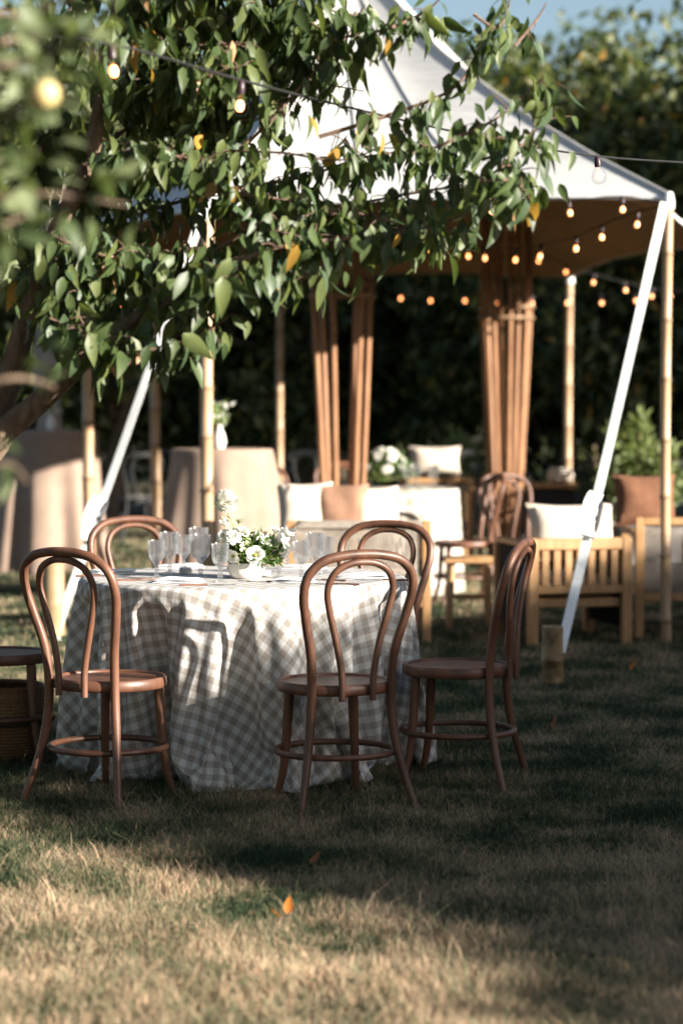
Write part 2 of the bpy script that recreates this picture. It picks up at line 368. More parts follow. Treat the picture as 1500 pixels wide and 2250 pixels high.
def leaf_cloud(name, pos, axis, nrm, L, W, mats, mi, fold=.28, curl=.25, nseg=3, blunt=False):
    """many real leaves: folded, curled blades with nseg segments each side of the midrib"""
    n = len(pos); axis = unit(axis); side = unit(np.cross(axis, nrm)); nr = np.cross(side, axis)
    ts = np.linspace(0, 1, nseg+1); prof = np.sin(np.pi*np.clip(ts, 0, 1)**.68)**.95; prof[0] = .12; prof[-1] = .02
    if blunt: prof = np.interp(ts, [0, .25, .5, .75, .9, 1], [.25, .62, .92, 1.0, .85, .5])
    V = np.zeros((n, nseg+1, 3, 3), np.float32)
    L = np.broadcast_to(L, (n,)); W = np.broadcast_to(W, (n,)); cv = curl*(.4+1.2*NR.random(n))
    for j, t in enumerate(ts):
        c = pos + axis*(L*t)[:, None] - nr*(L*cv*t*t)[:, None]
        w = (W*.5*prof[j])[:, None]
        V[:, j, 0] = c + side*w + nr*w*fold; V[:, j, 1] = c; V[:, j, 2] = c - side*w + nr*w*fold
    base = (np.arange(n)*(nseg+1)*3)[:, None]; F = []
    for j in range(nseg):
        a = j*3
        F.append(np.stack([a, a+1, a+4, a+3]*1)); F.append(np.array([a+1, a+2, a+5, a+4]))
    F = np.array(F)[None] + base[:, :, None]
    return np_mesh(name, V.reshape(-1, 3), F.reshape(-1, 4), mats, np.repeat(mi, 2*nseg), True)

# ------------------------------------------------------------------ ground
g = MB()
nx, ny = 60, 90
def gz(x, y): return 0.0
g.add([(-150, -60, 0), (150, -60, 0), (150, 240, 0), (-150, 240, 0)], [(0, 1, 2, 3)])
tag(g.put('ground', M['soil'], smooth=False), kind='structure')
g = MB(); ys = [33.5, 35.5]
g.add([(-60, 33.4, .004), (60, 34.2, .004), (60, 37.2, .004), (-60, 36.2, .004)], [(0, 1, 2, 3)])
tag(g.put('path', M['path'], smooth=False), kind='structure')
def make_grass():
    zones = [(4.9, 9.6, 15000, .0024, .05), (9.6, 13.0, 7000, .0034, .042), (13.0, 20.0, 2600, .006, .045), (20, 30, 700, .012, .05)]
    Vs, Fs, Ms, off = [], [], [], 0
    for y0, y1, dens, w, h in zones:
        wid = lambda y: .155*y + .35
        A = (wid(y0)+wid(y1))*(y1-y0); n = int(A*dens)
        y = y0 + (y1-y0)*NR.random(n*2); x = (NR.random(n*2)*2-1)*wid(y1)
        k = np.abs(x) < wid(y); x, y = x[k][:n], y[k][:n]; n = len(x)
        clump = .5+.5*np.sin(x*5.1+np.sin(y*3.7)*2)*np.sin(y*4.3+np.sin(x*2.9)*2)
        hh = h*(.3+.8*NR.random(n))*(.55+.85*clump)
        tall = NR.random(n) < .03; hh[tall] *= 1.9
        a = NR.random(n)*2*np.pi; lean = hh*(.25+.9*NR.random(n))
        dx, dy = np.cos(a), np.sin(a); b = NR.random(n)*2*np.pi
        sx, sy = np.cos(b)*w*.5, np.sin(b)*w*.5
        z0 = np.zeros(n)
        V = np.stack([np.stack([x-sx, y-sy, z0], 1), np.stack([x+sx, y+sy, z0], 1),
                      np.stack([x+dx*lean*.35+sx*.8, y+dy*lean*.35+sy*.8, hh*.62], 1), np.stack([x+dx*lean*.35-sx*.8, y+dy*lean*.35-sy*.8, hh*.62], 1),
                      np.stack([x+dx*lean, y+dy*lean, hh], 1)], 1)
        base = (np.arange(n)*5)[:, None] + off
        F = np.concatenate([base+np.array([0, 1, 2]), base+np.array([0, 2, 3]), base+np.array([3, 2, 4])], 0)
        Vs.append(V.reshape(-1, 3)); Fs.append(F); off += n*5; u = NR.random(n); mi = np.where(u < .5, 0, np.where(u < .78, 1, 2)); Ms.append(np.concatenate([mi, mi, mi]))
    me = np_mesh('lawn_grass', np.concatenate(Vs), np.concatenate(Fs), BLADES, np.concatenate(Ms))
    o = place('lawn_grass', me)
    tag(o, 'short half dried lawn grass covering the ground', 'grass', kind='stuff')
make_grass()

# ------------------------------------------------------------------ hedge on the sunny side (right of the frame, shades the lawn)
UD = Vector((-SUN_AZ[0], -SUN_AZ[1])).normalized(); VD = Vector((UD.y, -UD.x))
def uv2xy(u, v): return (UD.x*u + VD.x*v, UD.y*u + VD.y*v)
TE = math.tan(R(SUN_EL))
def hedge(name, label, u0, prof, thick, leaves, lsize, cat='hedge'):
    root = thing(name, label, cat, (*uv2xy(u0, prof[0][0]), 0))
    ox, oy = root.location.x, root.location.y
    vs = np.linspace(prof[0][0], prof[-1][0], 90); pv = [p[0] for p in prof]; ph = [p[1] for p in prof]
    hs = np.interp(vs, pv, ph)
    c = MB(); rows = []; V = []
    for i, (v, h) in enumerate(zip(vs, hs)):
        h = h - lsize*.6 + .05*math.sin(v*3.1) + .03*math.sin(v*7.7); t = thick*.5*(1+.06*math.sin(v*2.3))
        for du, z in ((t, 0), (t, h*.5), (t*.95, h*.9), (t*.5, h), (-t*.5, h), (-t*.95, h*.9), (-t, h*.5), (-t, 0)):
            x, y = uv2xy(u0+du, v); V.append((x-ox, y-oy, z))
    F = []
    for i in range(len(vs)-1):
        for k in range(7): F.append((i*8+k, i*8+k+1, i*8+9+k, i*8+8+k))
    F.append(tuple(range(8))); F.append(tuple((len(vs)-1)*8+k for k in range(7, -1, -1)))
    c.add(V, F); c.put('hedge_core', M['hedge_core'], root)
    n = leaves; v = vs[0] + (vs[-1]-vs[0])*NR.random(n); h = np.interp(v, pv, ph)
    s = NR.random(n); t = thick*.5
    top = s < .45
    du = np.where(top, (NR.random(n)*2-1)*t*1.0, np.where(NR.random(n) < .5, t, -t)*(1+.1*NR.random(n)))
    z = np.where(top, h + NR.normal(0, lsize*.55, n), h*NR.random(n))
    pos = np.stack([UD.x*(u0+du)+VD.x*v-ox, UD.y*(u0+du)+VD.y*v-oy, z], 1)
    me = leaf_cloud('hedge_leaves', pos, NR.normal(0, 1, (n, 3)), NR.normal(0, 1, (n, 3)), lsize*(.7+.6*NR.random(n)), lsize*.5, HG, (NR.random(n) < .5).astype(int), nseg=2)
    tag(place('hedge_leaves', me, root), kind='stuff')
    return root
U0 = -5.0
prof = [(1.0, .2), (4.6, .5), (5.24, .69), (5.53, .80), (5.83, .95), (5.92, 1.1), (6.09, 1.27), (6.45, 1.46), (6.67, 1.62), (7.31, 1.79), (7.6, 1.90), (8.1, 1.96), (10, 2.1), (13, 2.22), (22, 2.25)]
hedge('garden_hedge', 'long clipped green hedge bordering the lawn on its sunny side', U0, [(v, w - TE*U0) for v, w in prof], 1.0, 30000, .09)
U1 = -6.5
hedge('shade_screen', 'unseen tall leafy screen added to shade the trees beyond the tent', U1, [(v, w - TE*U1) for v, w in ((22.4, 8.4), (24.3, 7.9), (25.6, 6.4), (27, 5.6), (42, 5.4))], 2.0, 16000, .22)  # out of view, put in to keep the trees behind the tent dark

# ------------------------------------------------------------------ table cloth: draped by a short cloth simulation
TX, TY, TR, TZ = -.385, 9.46, .635, .752
SEATS = [(-.836, 8.69, -33), (-.025, 8.58, 22), (.435, 9.10, 74), (.11, 10.16, 160), (-.85, 10.56, 198), (-1.36, 9.54, -82)]
def disc_mesh(name, Rad, step):
    n = int(Rad/step); V = [(0, 0, 0)]; F = []; st = [0]
    for k in range(1, n+1):
        st.append(len(V))
        for i in range(6*k):
            a = 2*math.pi*i/(6*k); V.append((Rad*k/n*math.cos(a), Rad*k/n*math.sin(a), 0))
    for k in range(1, n+1):
        o, q, nk, nj = st[k], st[k-1], 6*k, 6*(k-1)
        if k == 1:
            F += [(0, o+i, o+(i+1) % 6) for i in range(6)]; continue
        i = j = 0
        while i < nk or j < nj:
            if j >= nj or (i < nk and (i+1)/nk <= (j+1)/nj): F.append((o+i % nk, o+(i+1) % nk, q+j % nj)); i += 1
            else: F.append((o+i % nk, q+(j+1) % nj, q+j % nj)); j += 1
    me = bpy.data.meshes.new(name); me.from_pydata(V, [], F); me.update(); return me
def drape(Rad, step, tr, tz, frames, mat, rotuv, bend=.6, seed=4):
    me = disc_mesh('tablecloth', Rad, step)
    flat = np.array([v.co[:] for v in me.vertices]); rr = random.Random(seed)
    for v in me.vertices: v.co.z = tz + .02 + .004*math.sin(v.co.x*7+seed)*math.sin(v.co.y*6) + rr.uniform(-.001, .001)
    o = place('sim_cloth', me)
    t = MB(); t.lathe([(.001, tz), (tr-.012, tz), (tr-.004, tz-.003), (tr, tz-.012), (tr, tz-.05), (.001, tz-.05)][::-1], 72)
    tb = place('sim_top', t.mesh('sim_top', []))
    q = MB(); q.add([(-3, -3, .012), (3, -3, .012), (3, 3, .012), (-3, 3, .012)], [(0, 1, 2, 3)]); gd = place('sim_floor', q.mesh('sim_floor', []))
    cyl = []
    for sx, sy, _ in SEATS:                   # the seats are pushed in against the hanging cloth
        q = MB(); q.lathe([(.001, -.1), (.198, -.1), (.2, .0), (.2, .49), (.19, .508), (.001, .51)], 32); o2 = place('sim_seat', q.mesh('sim_seat', []))
        d = Vector((sx-TX, sy-TY, 0)); far = d + d.normalized()*1.3
        o2.location = far; o2.keyframe_insert('location', frame=1); o2.keyframe_insert('location', frame=42); o2.location = d; o2.keyframe_insert('location', frame=64); cyl.append(o2)
    for b in [tb, gd] + cyl:
        b.modifiers.new('c', 'COLLISION'); b.collision.thickness_outer = .005; b.collision.cloth_friction = 20
    m = o.modifiers.new('cl', 'CLOTH'); c = m.settings
    c.quality = 5; c.mass = .25; c.tension_stiffness = c.compression_stiffness = 12; c.shear_stiffness = 4; c.bending_stiffness = bend
    c.air_damping = 1.5; c.tension_damping = c.compression_damping = c.shear_damping = 5; c.bending_damping = .5
    m.collision_settings.distance_min = .005; m.collision_settings.collision_quality = 2; m.collision_settings.use_self_collision = False
    for f in range(1, frames): S.frame_set(f)
    dg = bpy.context.evaluated_depsgraph_get(); m2 = bpy.data.meshes.new_from_object(o.evaluated_get(dg)); m2.name = 'tablecloth'
    for b in [o, gd, tb] + cyl: bpy.data.objects.remove(b)
    S.frame_set(1)
    uv = m2.uv_layers.new(name='UVMap'); li = np.empty(len(m2.loops), np.int32); m2.loops.foreach_get('vertex_index', li)
    ca, sa = math.cos(rotuv), math.sin(rotuv); f2 = np.stack([flat[:, 0]*ca-flat[:, 1]*sa, flat[:, 0]*sa+flat[:, 1]*ca], 1)
    uv.data.foreach_set('uv', f2[li].astype(np.float32).ravel())
    m2.materials.append(mat); m2.polygons.foreach_set('use_smooth', [True]*len(m2.polygons))
    return m2
def round_table(name, label, loc, tr, tz):
    t = thing(name, label, 'table', loc)
    b = MB(); b.lathe([(.001, tz-.03), (tr-.02, tz-.03), (tr-.012, tz-.024), (tr-.012, tz-.008), (tr-.02, tz-.004), (.001, tz-.004)], 48); b.put('table_top', M['pale_wood'], t)
    for k in range(4):
        a = math.pi/4 + k*math.pi/2; b = MB(); x, y = math.cos(a)*tr*.6, math.sin(a)*tr*.6
        b.tube([(x, y, 0), (x, y, tz-.03)], .02, 10); b.put('leg', M['dark_metal'], t)
    return t
round_table('dining_table', 'round dining table under the gingham cloth', (TX, TY, 0), TR, TZ)
cl = place('tablecloth', drape(TR+.775, .0262, TR, TZ, 82, M['gingham'], R(28), .4), None, (TX, TY, 0))
sm = cl.modifiers.new('smooth', 'SUBSURF'); sm.levels = 1; sm.render_levels = 1
tag(cl, 'beige and white gingham cloth hanging to the grass over the round dining table', 'tablecloth')
TOP = TZ + .008

# ------------------------------------------------------------------ bentwood chairs
def chair_meshes(wood, seatw):
    d = {}
    half = [(.222, -.232, 0), (.19, -.198, .12), (.166, -.172, .24), (.152, -.160, .36), (.150, -.161, .46), (.158, -.172, .57), (.186, -.198, .69), (.203, -.222, .78), (.192, -.243, .85), (.142, -.259, .898), (.07, -.266, .916), (0, -.268, .920)]
    pts = [(-x, y, z) for x, y, z in half] + half[-2::-1]
    p = catmull(pts, 5); rad = [.0125 + .0042*min(1, q.z/.3) for q in p]
    b = MB(); b.tube(p, rad, 12); d['back_hoop'] = b.mesh('back_hoop', wood)
    half = [(.058, -.216, .405), (.060, -.217, .50), (.083, -.220, .62), (.112, -.230, .73), (.122, -.243, .80), (.100, -.258, .857), (.052, -.266, .886), (0, -.268, .893)]
    pts = [(-x, y, z) for x, y, z in half] + half[-2::-1]
    b = MB(); b.tube(catmull(pts, 5), .0125, 12); d['inner_hoop'] = b.mesh('inner_hoop', wood)
    b = MB(); b.lathe([(.13, .418), (.198, .418), (.204, .422), (.207, .432), (.206, .452), (.201, .458), (.193, .459), (.188, .455), (.187, .449), (.12, .449)], 48); d['seat'] = b.mesh('seat', wood)
    b = MB(); b.lathe([(.0005, .4515), (.10, .4512), (.1885, .4502)], 48); d['seat_panel'] = b.mesh('seat_panel', seatw)
    b = MB(); b.tube(catmull([(.122, .128, .43), (.128, .134, .30), (.134, .139, .20), (.142, .152, .10), (.163, .178, 0)], 5), [.0185-.006*min(1, max(0, (i-4)/16)) for i in range(21)], 12); d['leg_r'] = b.mesh('leg', wood)
    b = MB(); b.tube(catmull([(-.122, .128, .43), (-.128, .134, .30), (-.134, .139, .20), (-.142, .152, .10), (-.163, .178, 0)], 5), [.0185-.006*min(1, max(0, (i-4)/16)) for i in range(21)], 12); d['leg_l'] = b.mesh('leg', wood)
    b = MB(); b.tube([(.211*math.cos(a), .211*math.sin(a)-.008, .205) for a in np.linspace(0, 2*math.pi, 40, endpoint=False)], .0115, 10, True); d['ring_stretcher'] = b.mesh('ring_stretcher', wood)
    return d
CHM = chair_meshes(M['wood'], M['wood_seat'])
def chair(loc, deg, label, group=None, ms=CHM, name='bentwood_chair', tilt=(0, 0)):
    t = thing(name, label, 'chair', loc, R(deg), group)
    t.rotation_euler = (R(tilt[0]), R(tilt[1]), R(deg))
    place('back_hoop', ms['back_hoop'], t); place('inner_hoop', ms['inner_hoop'], t)
    s = place('seat', ms['seat'], t); place('seat_panel', ms['seat_panel'], s)
    place('leg', ms['leg_r'], t); place('leg', ms['leg_l'], t); place('ring_stretcher', ms['ring_stretcher'], t)
    return t
GRP = 'bentwood chairs round the gingham table'
for (cx_, cy_, deg_), lab_ in zip(SEATS, ('brown bentwood chair standing in front of the wicker basket, back towards the lawn', 'brown bentwood chair whose hoop throws its shadow on the gingham cloth',
        'brown bentwood chair at the gingham table nearest the mottled bamboo stake', 'brown bentwood chair behind the glasses, its back towards the rope sofa',
        'brown bentwood chair pulled well back from the table towards the cocktail tables', 'brown bentwood chair in the shade with a wicker basket under its seat')):
    chair((cx_, cy_, 0), deg_, lab_, GRP)

# ------------------------------------------------------------------ basket under the shaded chair
def basket():
    t = thing('wicker_basket', 'dark brown round wicker basket under the shaded bentwood chair', 'basket', (-1.36, 9.62, 0))
    b = MB(); prof = []
    for i in range(46):
        z = .005 + .30*i/45; r = .15 + .05*math.sin(math.pi*(i/45)*.85) + .004*math.sin(i*math.pi)
        prof.append((r + (.004 if i % 2 else 0), z))
    b.lathe([(.001, .005)] + prof + [(prof[-1][0]-.012, .305), (.13, .06), (.001, .05)], 48, fn=lambda a, j: 1+.008*math.sin(a*24 + (j % 2)*math.pi))
    b.put('basket_body', M['wicker'], t)
    b = MB(); b.tube([(.162*math.cos(a), .162*math.sin(a), .309) for a in np.linspace(0, 2*math.pi, 36, endpoint=False)], .011, 8, True); b.put('rim', M['wicker'], t)
    b = MB(); b.tube([(.203*math.cos(a), .203*math.sin(a), .18) for a in np.linspace(0, 2*math.pi, 36, endpoint=False)], .012, 8, True); b.put('band', M['dark_rope'], t)
basket()

# ------------------------------------------------------------------ glassware
def goblet_mesh(h, rb):
    b = MB(); n = 48
    bz = h*.44; prof_o = [(.001, 0), (rb*.86, .0), (rb*.88, .003), (rb*.5, .008), (.008, .012), (.006, h*.10)]
    for z, r in ((.13, .010), (.16, .011), (.19, .007), (.225, .0105), (.255, .011), (.285, .0065), (.33, .007), (.37, .012)): prof_o.append((r, h*z))
    bowl = [(.43, .45), (.48, .70), (.54, .86), (.62, .93), (.75, .95), (.9, .97), (1.0, 1.02)]
    prof_o += [(rb*r, h*z) for z, r in bowl]; jb = len(prof_o)-len(bowl)
    inner = [(rb*r-.0032, h*z) for z, r in bowl[::-1]]
    inner[0] = (rb*1.02-.0018, h); inner[-1] = (rb*.30, h*.47); inner.append((.001, h*.46))
    rib = lambda a, j: 1 + (.035*abs(math.cos(a*12)) if jb+1 <= j < jb+len(bowl)-1 else 0)
    b.lathe(prof_o + inner, n, fn=rib); me = b.mesh('goblet_glass', M['glass'])
    return me
GOB = {'water': (goblet_mesh(.168, .040), .168, .040), 'wine': (goblet_mesh(.148, .0335), .148, .0335)}
def table_pt(px, py):
    D = (CAM_H-TOP)*FPX/(py-HORIZON); return ((px-750)/FPX*D, D)
def goblet(px, py, kind, label):
    x, y = table_pt(px, py); me, h, rb = GOB[kind]
    t = thing('goblet', label, 'glass', (x, y, TOP), rng.uniform(0, 6), 'ribbed goblets on the gingham table')
    place('glass_body', me, t)
gl = [(343, 1271, 'wine', 'small ribbed goblet at the shaded rim beside the folded napkin and pulled back chair'), (372, 1262, 'water', 'large ribbed goblet second in the cluster from the shaded table rim'),
      (402, 1256, 'wine', 'small ribbed goblet at the back of the cluster by the votive candle'), (440, 1270, 'water', 'large ribbed goblet between the votive candle and the flower bowl'),
      (483, 1280, 'wine', 'small ribbed goblet right beside the white flower bowl'), (436, 1249, 'water', 'ribbed goblet half hidden behind the cluster near the white blooms'),
      (612, 1271, 'water', 'large ribbed goblet overlapping the leaves of the flower bowl'), (630, 1251, 'water', 'ribbed goblet behind the bouquet on its sunny side'),
      (661, 1274, 'wine', 'small ribbed goblet standing alone by the fork and folded napkin'), (692, 1264, 'water', 'large ribbed goblet behind the hoop of the shadow casting chair'),
      (714, 1261, 'wine', 'small ribbed goblet touching the large one behind the chair hoop')]
for a in gl: goblet(*a)
def votive(px, py, label):
    x, y = table_pt(px, py); t = thing('votive_candle', label, 'candle', (x, y, TOP), 0, 'votive candles on the gingham table')
    b = MB(); b.lathe([(.001, 0), (.025, 0), (.0275, .003), (.0285, .036), (.026, .036), (.025, .006), (.001, .006)], 28); b.put('glass_cup', M['bulb_glass'], t)
    b = MB(); b.lathe([(.001, .0065), (.0245, .0065), (.0245, .026), (.001, .027)], 24); w = b.put('wax', M['wax'], t)
    b = MB(); b.tube([(0, 0, .0265), (.001, 0, .034)], .0008, 6); b.put('wick', M['black_cable'], t)
votive(407, 1262, 'votive candle among the goblets on the shaded half of the table')
votive(581, 1268, 'votive candle in front of the flower bowl beside a fork')

# ------------------------------------------------------------------ napkins and cutlery
def napkin(px, py, deg, label, w=.19, d=.085):
    x, y = table_pt(px, py); t = thing('napkin', label, 'napkin', (x, y, TOP), R(deg), 'folded white napkins')
    for k, (sw, sd, h) in enumerate(((1, 1, .011), (.96, .93, .010))):
        b = MB(); nx, ny = 14, 8; V = []; F = []; z0 = .0005 + k*.0105
        for side in (0, 1):
            for i in range(nx+1):
                for j in range(ny+1):
                    u, v = i/nx*2-1, j/ny*2-1
                    e = (1-abs(u)**6)*(1-abs(v)**4)
                    zz = z0 + (h*(.25+.75*e) + .0025*math.sin(u*3+k+px)*math.cos(v*2) if side else h*.22*(1-e))
                    V.append((u*w/2*sw + .006*math.sin(v*2+k), v*d/2*sd + .004*math.sin(u*4+px), zz))
        N = (nx+1)*(ny+1)
        for i in range(nx):
            for j in range(ny):
                a = i*(ny+1)+j; F.append((a, a+1, a+ny+2, a+ny+1)); F.append((N+a, N+a+ny+1, N+a+ny+2, N+a+1))
        for i in range(nx):
            for j in (0, ny):
                a = i*(ny+1)+j; q = (a, a+ny+1, N+a+ny+1, N+a); F.append(q if j == 0 else q[::-1])
        for j in range(ny):
            for i in (0, nx):
                a = i*(ny+1)+j; q = (a, N+a, N+a+1, a+1); F.append(q if i == 0 else q[::-1])
        b.add(V, F); b.put('fold', M['linen'], t)
napkin(243, 1262, 8, 'folded white napkin on the shaded rim beside the pulled back chair', .2)
napkin(392, 1281, -8, 'folded white napkin between the two knives in front of the goblets', .17, .12)
napkin(645, 1281, -22, 'folded white napkin beside the fork, under the chair hoop', .14, .11)
napkin(805, 1271, -10, 'long folded white napkin on the sunny rim inside the inner chair hoop', .2)
napkin(395, 1250, 5, 'folded white napkin behind the goblets on the far side')
napkin(665, 1251, -5, 'folded white napkin behind the goblets near the sofa side')
def fork_meshes():
    b = MB(); o = []
    b.box((0, .045, .0035), (.006, .06, .002), bevel=.0007)
    b.box((0, .085, .0035), (.022, .022, .002), bevel=.0007)
    for k in range(4): b.box((-.0085+.0057*k, .118, .0045), (.003, .046, .0016), bevel=.0005)
    h = MB(); h.tube([(0, -.09, .004), (0, -.04, .0045), (0, .017, .004)], [.0045, .0042, .0035], 8)
    k = MB(); k.box((0, .07, .003), (.016, .11, .0014), bevel=.0005)
    return b.mesh('tines', M['steel']), h.mesh('handle', M['handle']), k.mesh('blade', M['steel'])
FK = fork_meshes()
def cutlery(px, py, deg, kind, label):
    x, y = table_pt(px, py); t = thing(kind, label, kind, (x, y, TOP), R(deg), kind + 's on the gingham table')
    place('handle', FK[1], t); place('tines' if kind == 'fork' else 'blade', FK[0 if kind == 'fork' else 2], t)
cutlery(594, 1281, 62, 'fork', 'steel fork with brown handle between votive candle and napkin')
cutlery(350, 1275, -60, 'fork', 'steel fork with brown handle beside the two knives and small goblet')
cutlery(445, 1288, -74, 'knife', 'knife with reddish brown handle at the front rim by a napkin')
cutlery(300, 1277, -76, 'knife', 'knife with reddish brown handle lying near the shaded rim')
cutlery(740, 1286, 68, 'knife', 'knife with dark brown handle crossing the inner chair hoop')
cutlery(850, 1277, 72, 'knife', 'knife with brown handle lying on the long sunny napkin')
cutlery(215, 1268, -80, 'knife', 'knife with brown handle in front of the shaded rim napkin')
cutlery(715, 1277, 60, 'fork', 'steel fork lying between the chair hoops by the far napkin')

# ------------------------------------------------------------------ flower bowl
FX, FY = table_pt(541, 1272)
b = MB(); b.lathe([(.001, 0), (.042, 0), (.058, .006), (.069, .024), (.073, .045), (.073, .062), (.0705, .064), (.068, .058), (.062, .02), (.001, .012)], 40)
tag(b.put('flower_bowl', M['ceramic'], None, True, (FX, FY, TOP)), 'low white ceramic bowl holding the bouquet on the gingham table', 'bowl')
def bouquet(name, label, loc, sc=1.0, detail=True, seed=1, nleaf=520):
    r2 = np.random.default_rng(seed); t = thing(name, label, 'flowers', loc)
    n = nleaf; a = r2.random(n)*2*np.pi; el = np.arcsin(r2.random(n)*.98+.0); rad = r2.random(n)**.4
    pos = np.stack([np.cos(a)*np.cos(el)*rad*.125*sc, np.sin(a)*np.cos(el)*rad*.09*sc, .048*sc + np.sin(el)*rad*.115*sc], 1)
    pos[:, 0] += .018*sc
    ax = unit(pos - np.array([0.018*sc, 0, .02*sc])) + r2.normal(0, .55, (n, 3)); nr = np.stack([r2.normal(0, .5, n), r2.normal(0, .5, n), np.ones(n)], 1)
    me = leaf_cloud('foliage', pos, ax, nr, (.022+.026*r2.random(n))*sc, (.009+.011*r2.random(n))*sc, FL, (r2.random(n) < .38).astype(int), nseg=3)
    tag(place('foliage', me, t), kind='stuff')
    b = MB()
    for k in range(34):
        d = Vector((r2.normal(0, 1)*.075, r2.normal(0, 1)*.05, .06+.07*r2.random()))*sc
        b.tube(catmull([(0, 0, .03*sc), d*.6, d], 3), .0012*sc, 5)
    tag(b.put('stems', M['stem'], t), kind='stuff')
    def petals(c, R0, rows, mat, axis=(0, 0, 1), w=.5, L=.6, seed=0, cup=.3):
        rr = np.random.default_rng(seed); ax = Vector(axis).normalized(); q = Vector((0, 0, 1)).rotation_difference(ax)
        ps, axs, nrs, Ls, Ws = [], [], [], [], []
        for el, cnt, rad, ln, wd in rows:
            off = rr.random()*6
            for k in range(cnt):
                A = off + 2*math.pi*k/cnt + rr.normal(0, .08); e = el + rr.normal(0, .06)
                d = Vector((math.cos(A)*math.cos(e), math.sin(A)*math.cos(e), math.sin(e)))
                up = Vector((-math.cos(A)*math.sin(e), -math.sin(A)*math.sin(e), math.cos(e)))
                ps.append(q @ (d*rad*R0)); axs.append(q @ d); nrs.append(q @ up); Ls.append(ln*R0); Ws.append(wd*R0)
        me = leaf_cloud('bloom', np.array([p[:] for p in ps]), np.array([p[:] for p in axs]), np.array([p[:] for p in nrs]), np.array(Ls), np.array(Ws), [mat], np.zeros(len(ps), int), fold=.3, curl=-cup, nseg=5, blunt=True)
        return place('bloom', me, t, c)
    def ball(c, R0, seed):            # round dahlia: short cupped petals set all over a ball
        rows = []
        for i, el in enumerate(np.linspace(-1.15, 1.5, 15)):
            rows.append((el, max(3, int(30*math.cos(el))), .56, .46, .36))
        o = petals(c, R0, rows, M['petal'], (.1, -.15, 1), seed=seed, cup=.55)
        o['label'] = 'tall round white dahlia'
        return o
    def rose(c, R0, seed, axis=(0, -.5, 1)):
        rows = [(.15, 6, .1, 1.0, .95), (.45, 6, .1, .95, .85), (.75, 5, .08, .85, .75), (1.05, 5, .06, .75, .6), (1.3, 4, .03, .65, .45)]
        return petals(c, R0, rows, M['petal'], axis, seed=seed, cup=-.35)
    def openf(c, R0, seed, axis=(.1, -1, .3)):
        o = petals(c, R0, [(.5, 5, .08, 1.0, 1.05), (.62, 4, .05, .9, .9)], M['petal'], axis, seed=seed, cup=-.25)
        b = MB(); b.lathe([(.001, 0), (.2*R0, .0), (.22*R0, .2*R0), (.001, .3*R0)], 10); s = b.put('flower_centre', M['anther'], o); s.rotation_euler = Vector((0, 0, 1)).rotation_difference(Vector(axis)).to_euler(); s.location = Vector(axis)*R0*.15
        return o
    def bud(c, R0, axis, mat=M['bud']):
        rows = [(1.0, 5, .02, 1.2, .8), (1.25, 4, .02, 1.35, .6)]
        return petals(c, R0, rows, mat, axis, seed=int(abs(c[0])*9999), cup=-.5)
    if detail:
        st = MB(); st.tube(catmull([(0, 0, .03), (-.02, .0, .10), (-.045, 0, .18), (-.072, 0, .245)], 5), .0032, 7); st.put('stem', M['stem'], t)
        st = MB(); st.tube(catmull([(-.045, 0, .18), (-.06, .006, .215), (-.082, .0, .24)], 4), .0018, 6); st.put('stem', M['stem'], t)
        ball((-.079, 0, .288), .045, 3)
        bud((-.092, -.004, .232), .011, (-.3, -.2, -1)); bud((-.03, 0, .20), .02, (.1, 0, 1))
        st = MB(); st.tube(catmull([(0, 0, .04), (-.015, 0, .12), (-.028, 0, .205)], 4), .002, 6); st.put('stem', M['stem'], t)
        for k, (c, r0, ax) in enumerate((((-.085, -.04, .155), .036, (-.5, -.7, .8)), ((-.05, -.06, .150), .036, (0, -.9, .7)), ((-.018, -.03, .168), .035, (.1, -.5, 1)), ((.045, -.02, .158), .024, (.3, -.5, 1)))):
            rose(c, r0*.86, k+4, ax)
        openf((.036, -.085, .083), .036, 9); openf((-.045, -.085, .082), .028, 12, (-.4, -.8, -.2))
        for c, ax in (((.115, -.01, .16), (.15, -.1, 1)), ((.155, 0, .150), (.6, -.1, .8)), ((-.078, -.03, .19), (-.2, -.2, 1)), ((.135, -.03, .13), (.7, -.4, .3)), ((.0, -.06, .112), (.2, -1, .2)), ((.07, -.05, .125), (.4, -.6, .8))):
            bud(c, .026, ax, M['petal'] if c[0] > .05 or c[0] < -.05 else M['bud'])
            st = MB(); st.tube(catmull([(0, 0, .035), Vector(c)*.55+Vector((0, 0, .015)), c], 4), .0014, 5); st.put('stem', M['stem'], t)
    else:
        for k in range(30):
            A = r2.random()*6.28; e = .2+1.2*r2.random()
            rose((math.cos(A)*math.cos(e)*.11*sc, math.sin(A)*math.cos(e)*.1*sc, .06*sc+math.sin(e)*.12*sc), .021*sc, k, (math.cos(A), math.sin(A), .8))
    return t
bouquet('flower_arrangement', 'bouquet of white dahlia, roses and green leaves rising from the low bowl', (FX, FY, TOP+.012), nleaf=900)

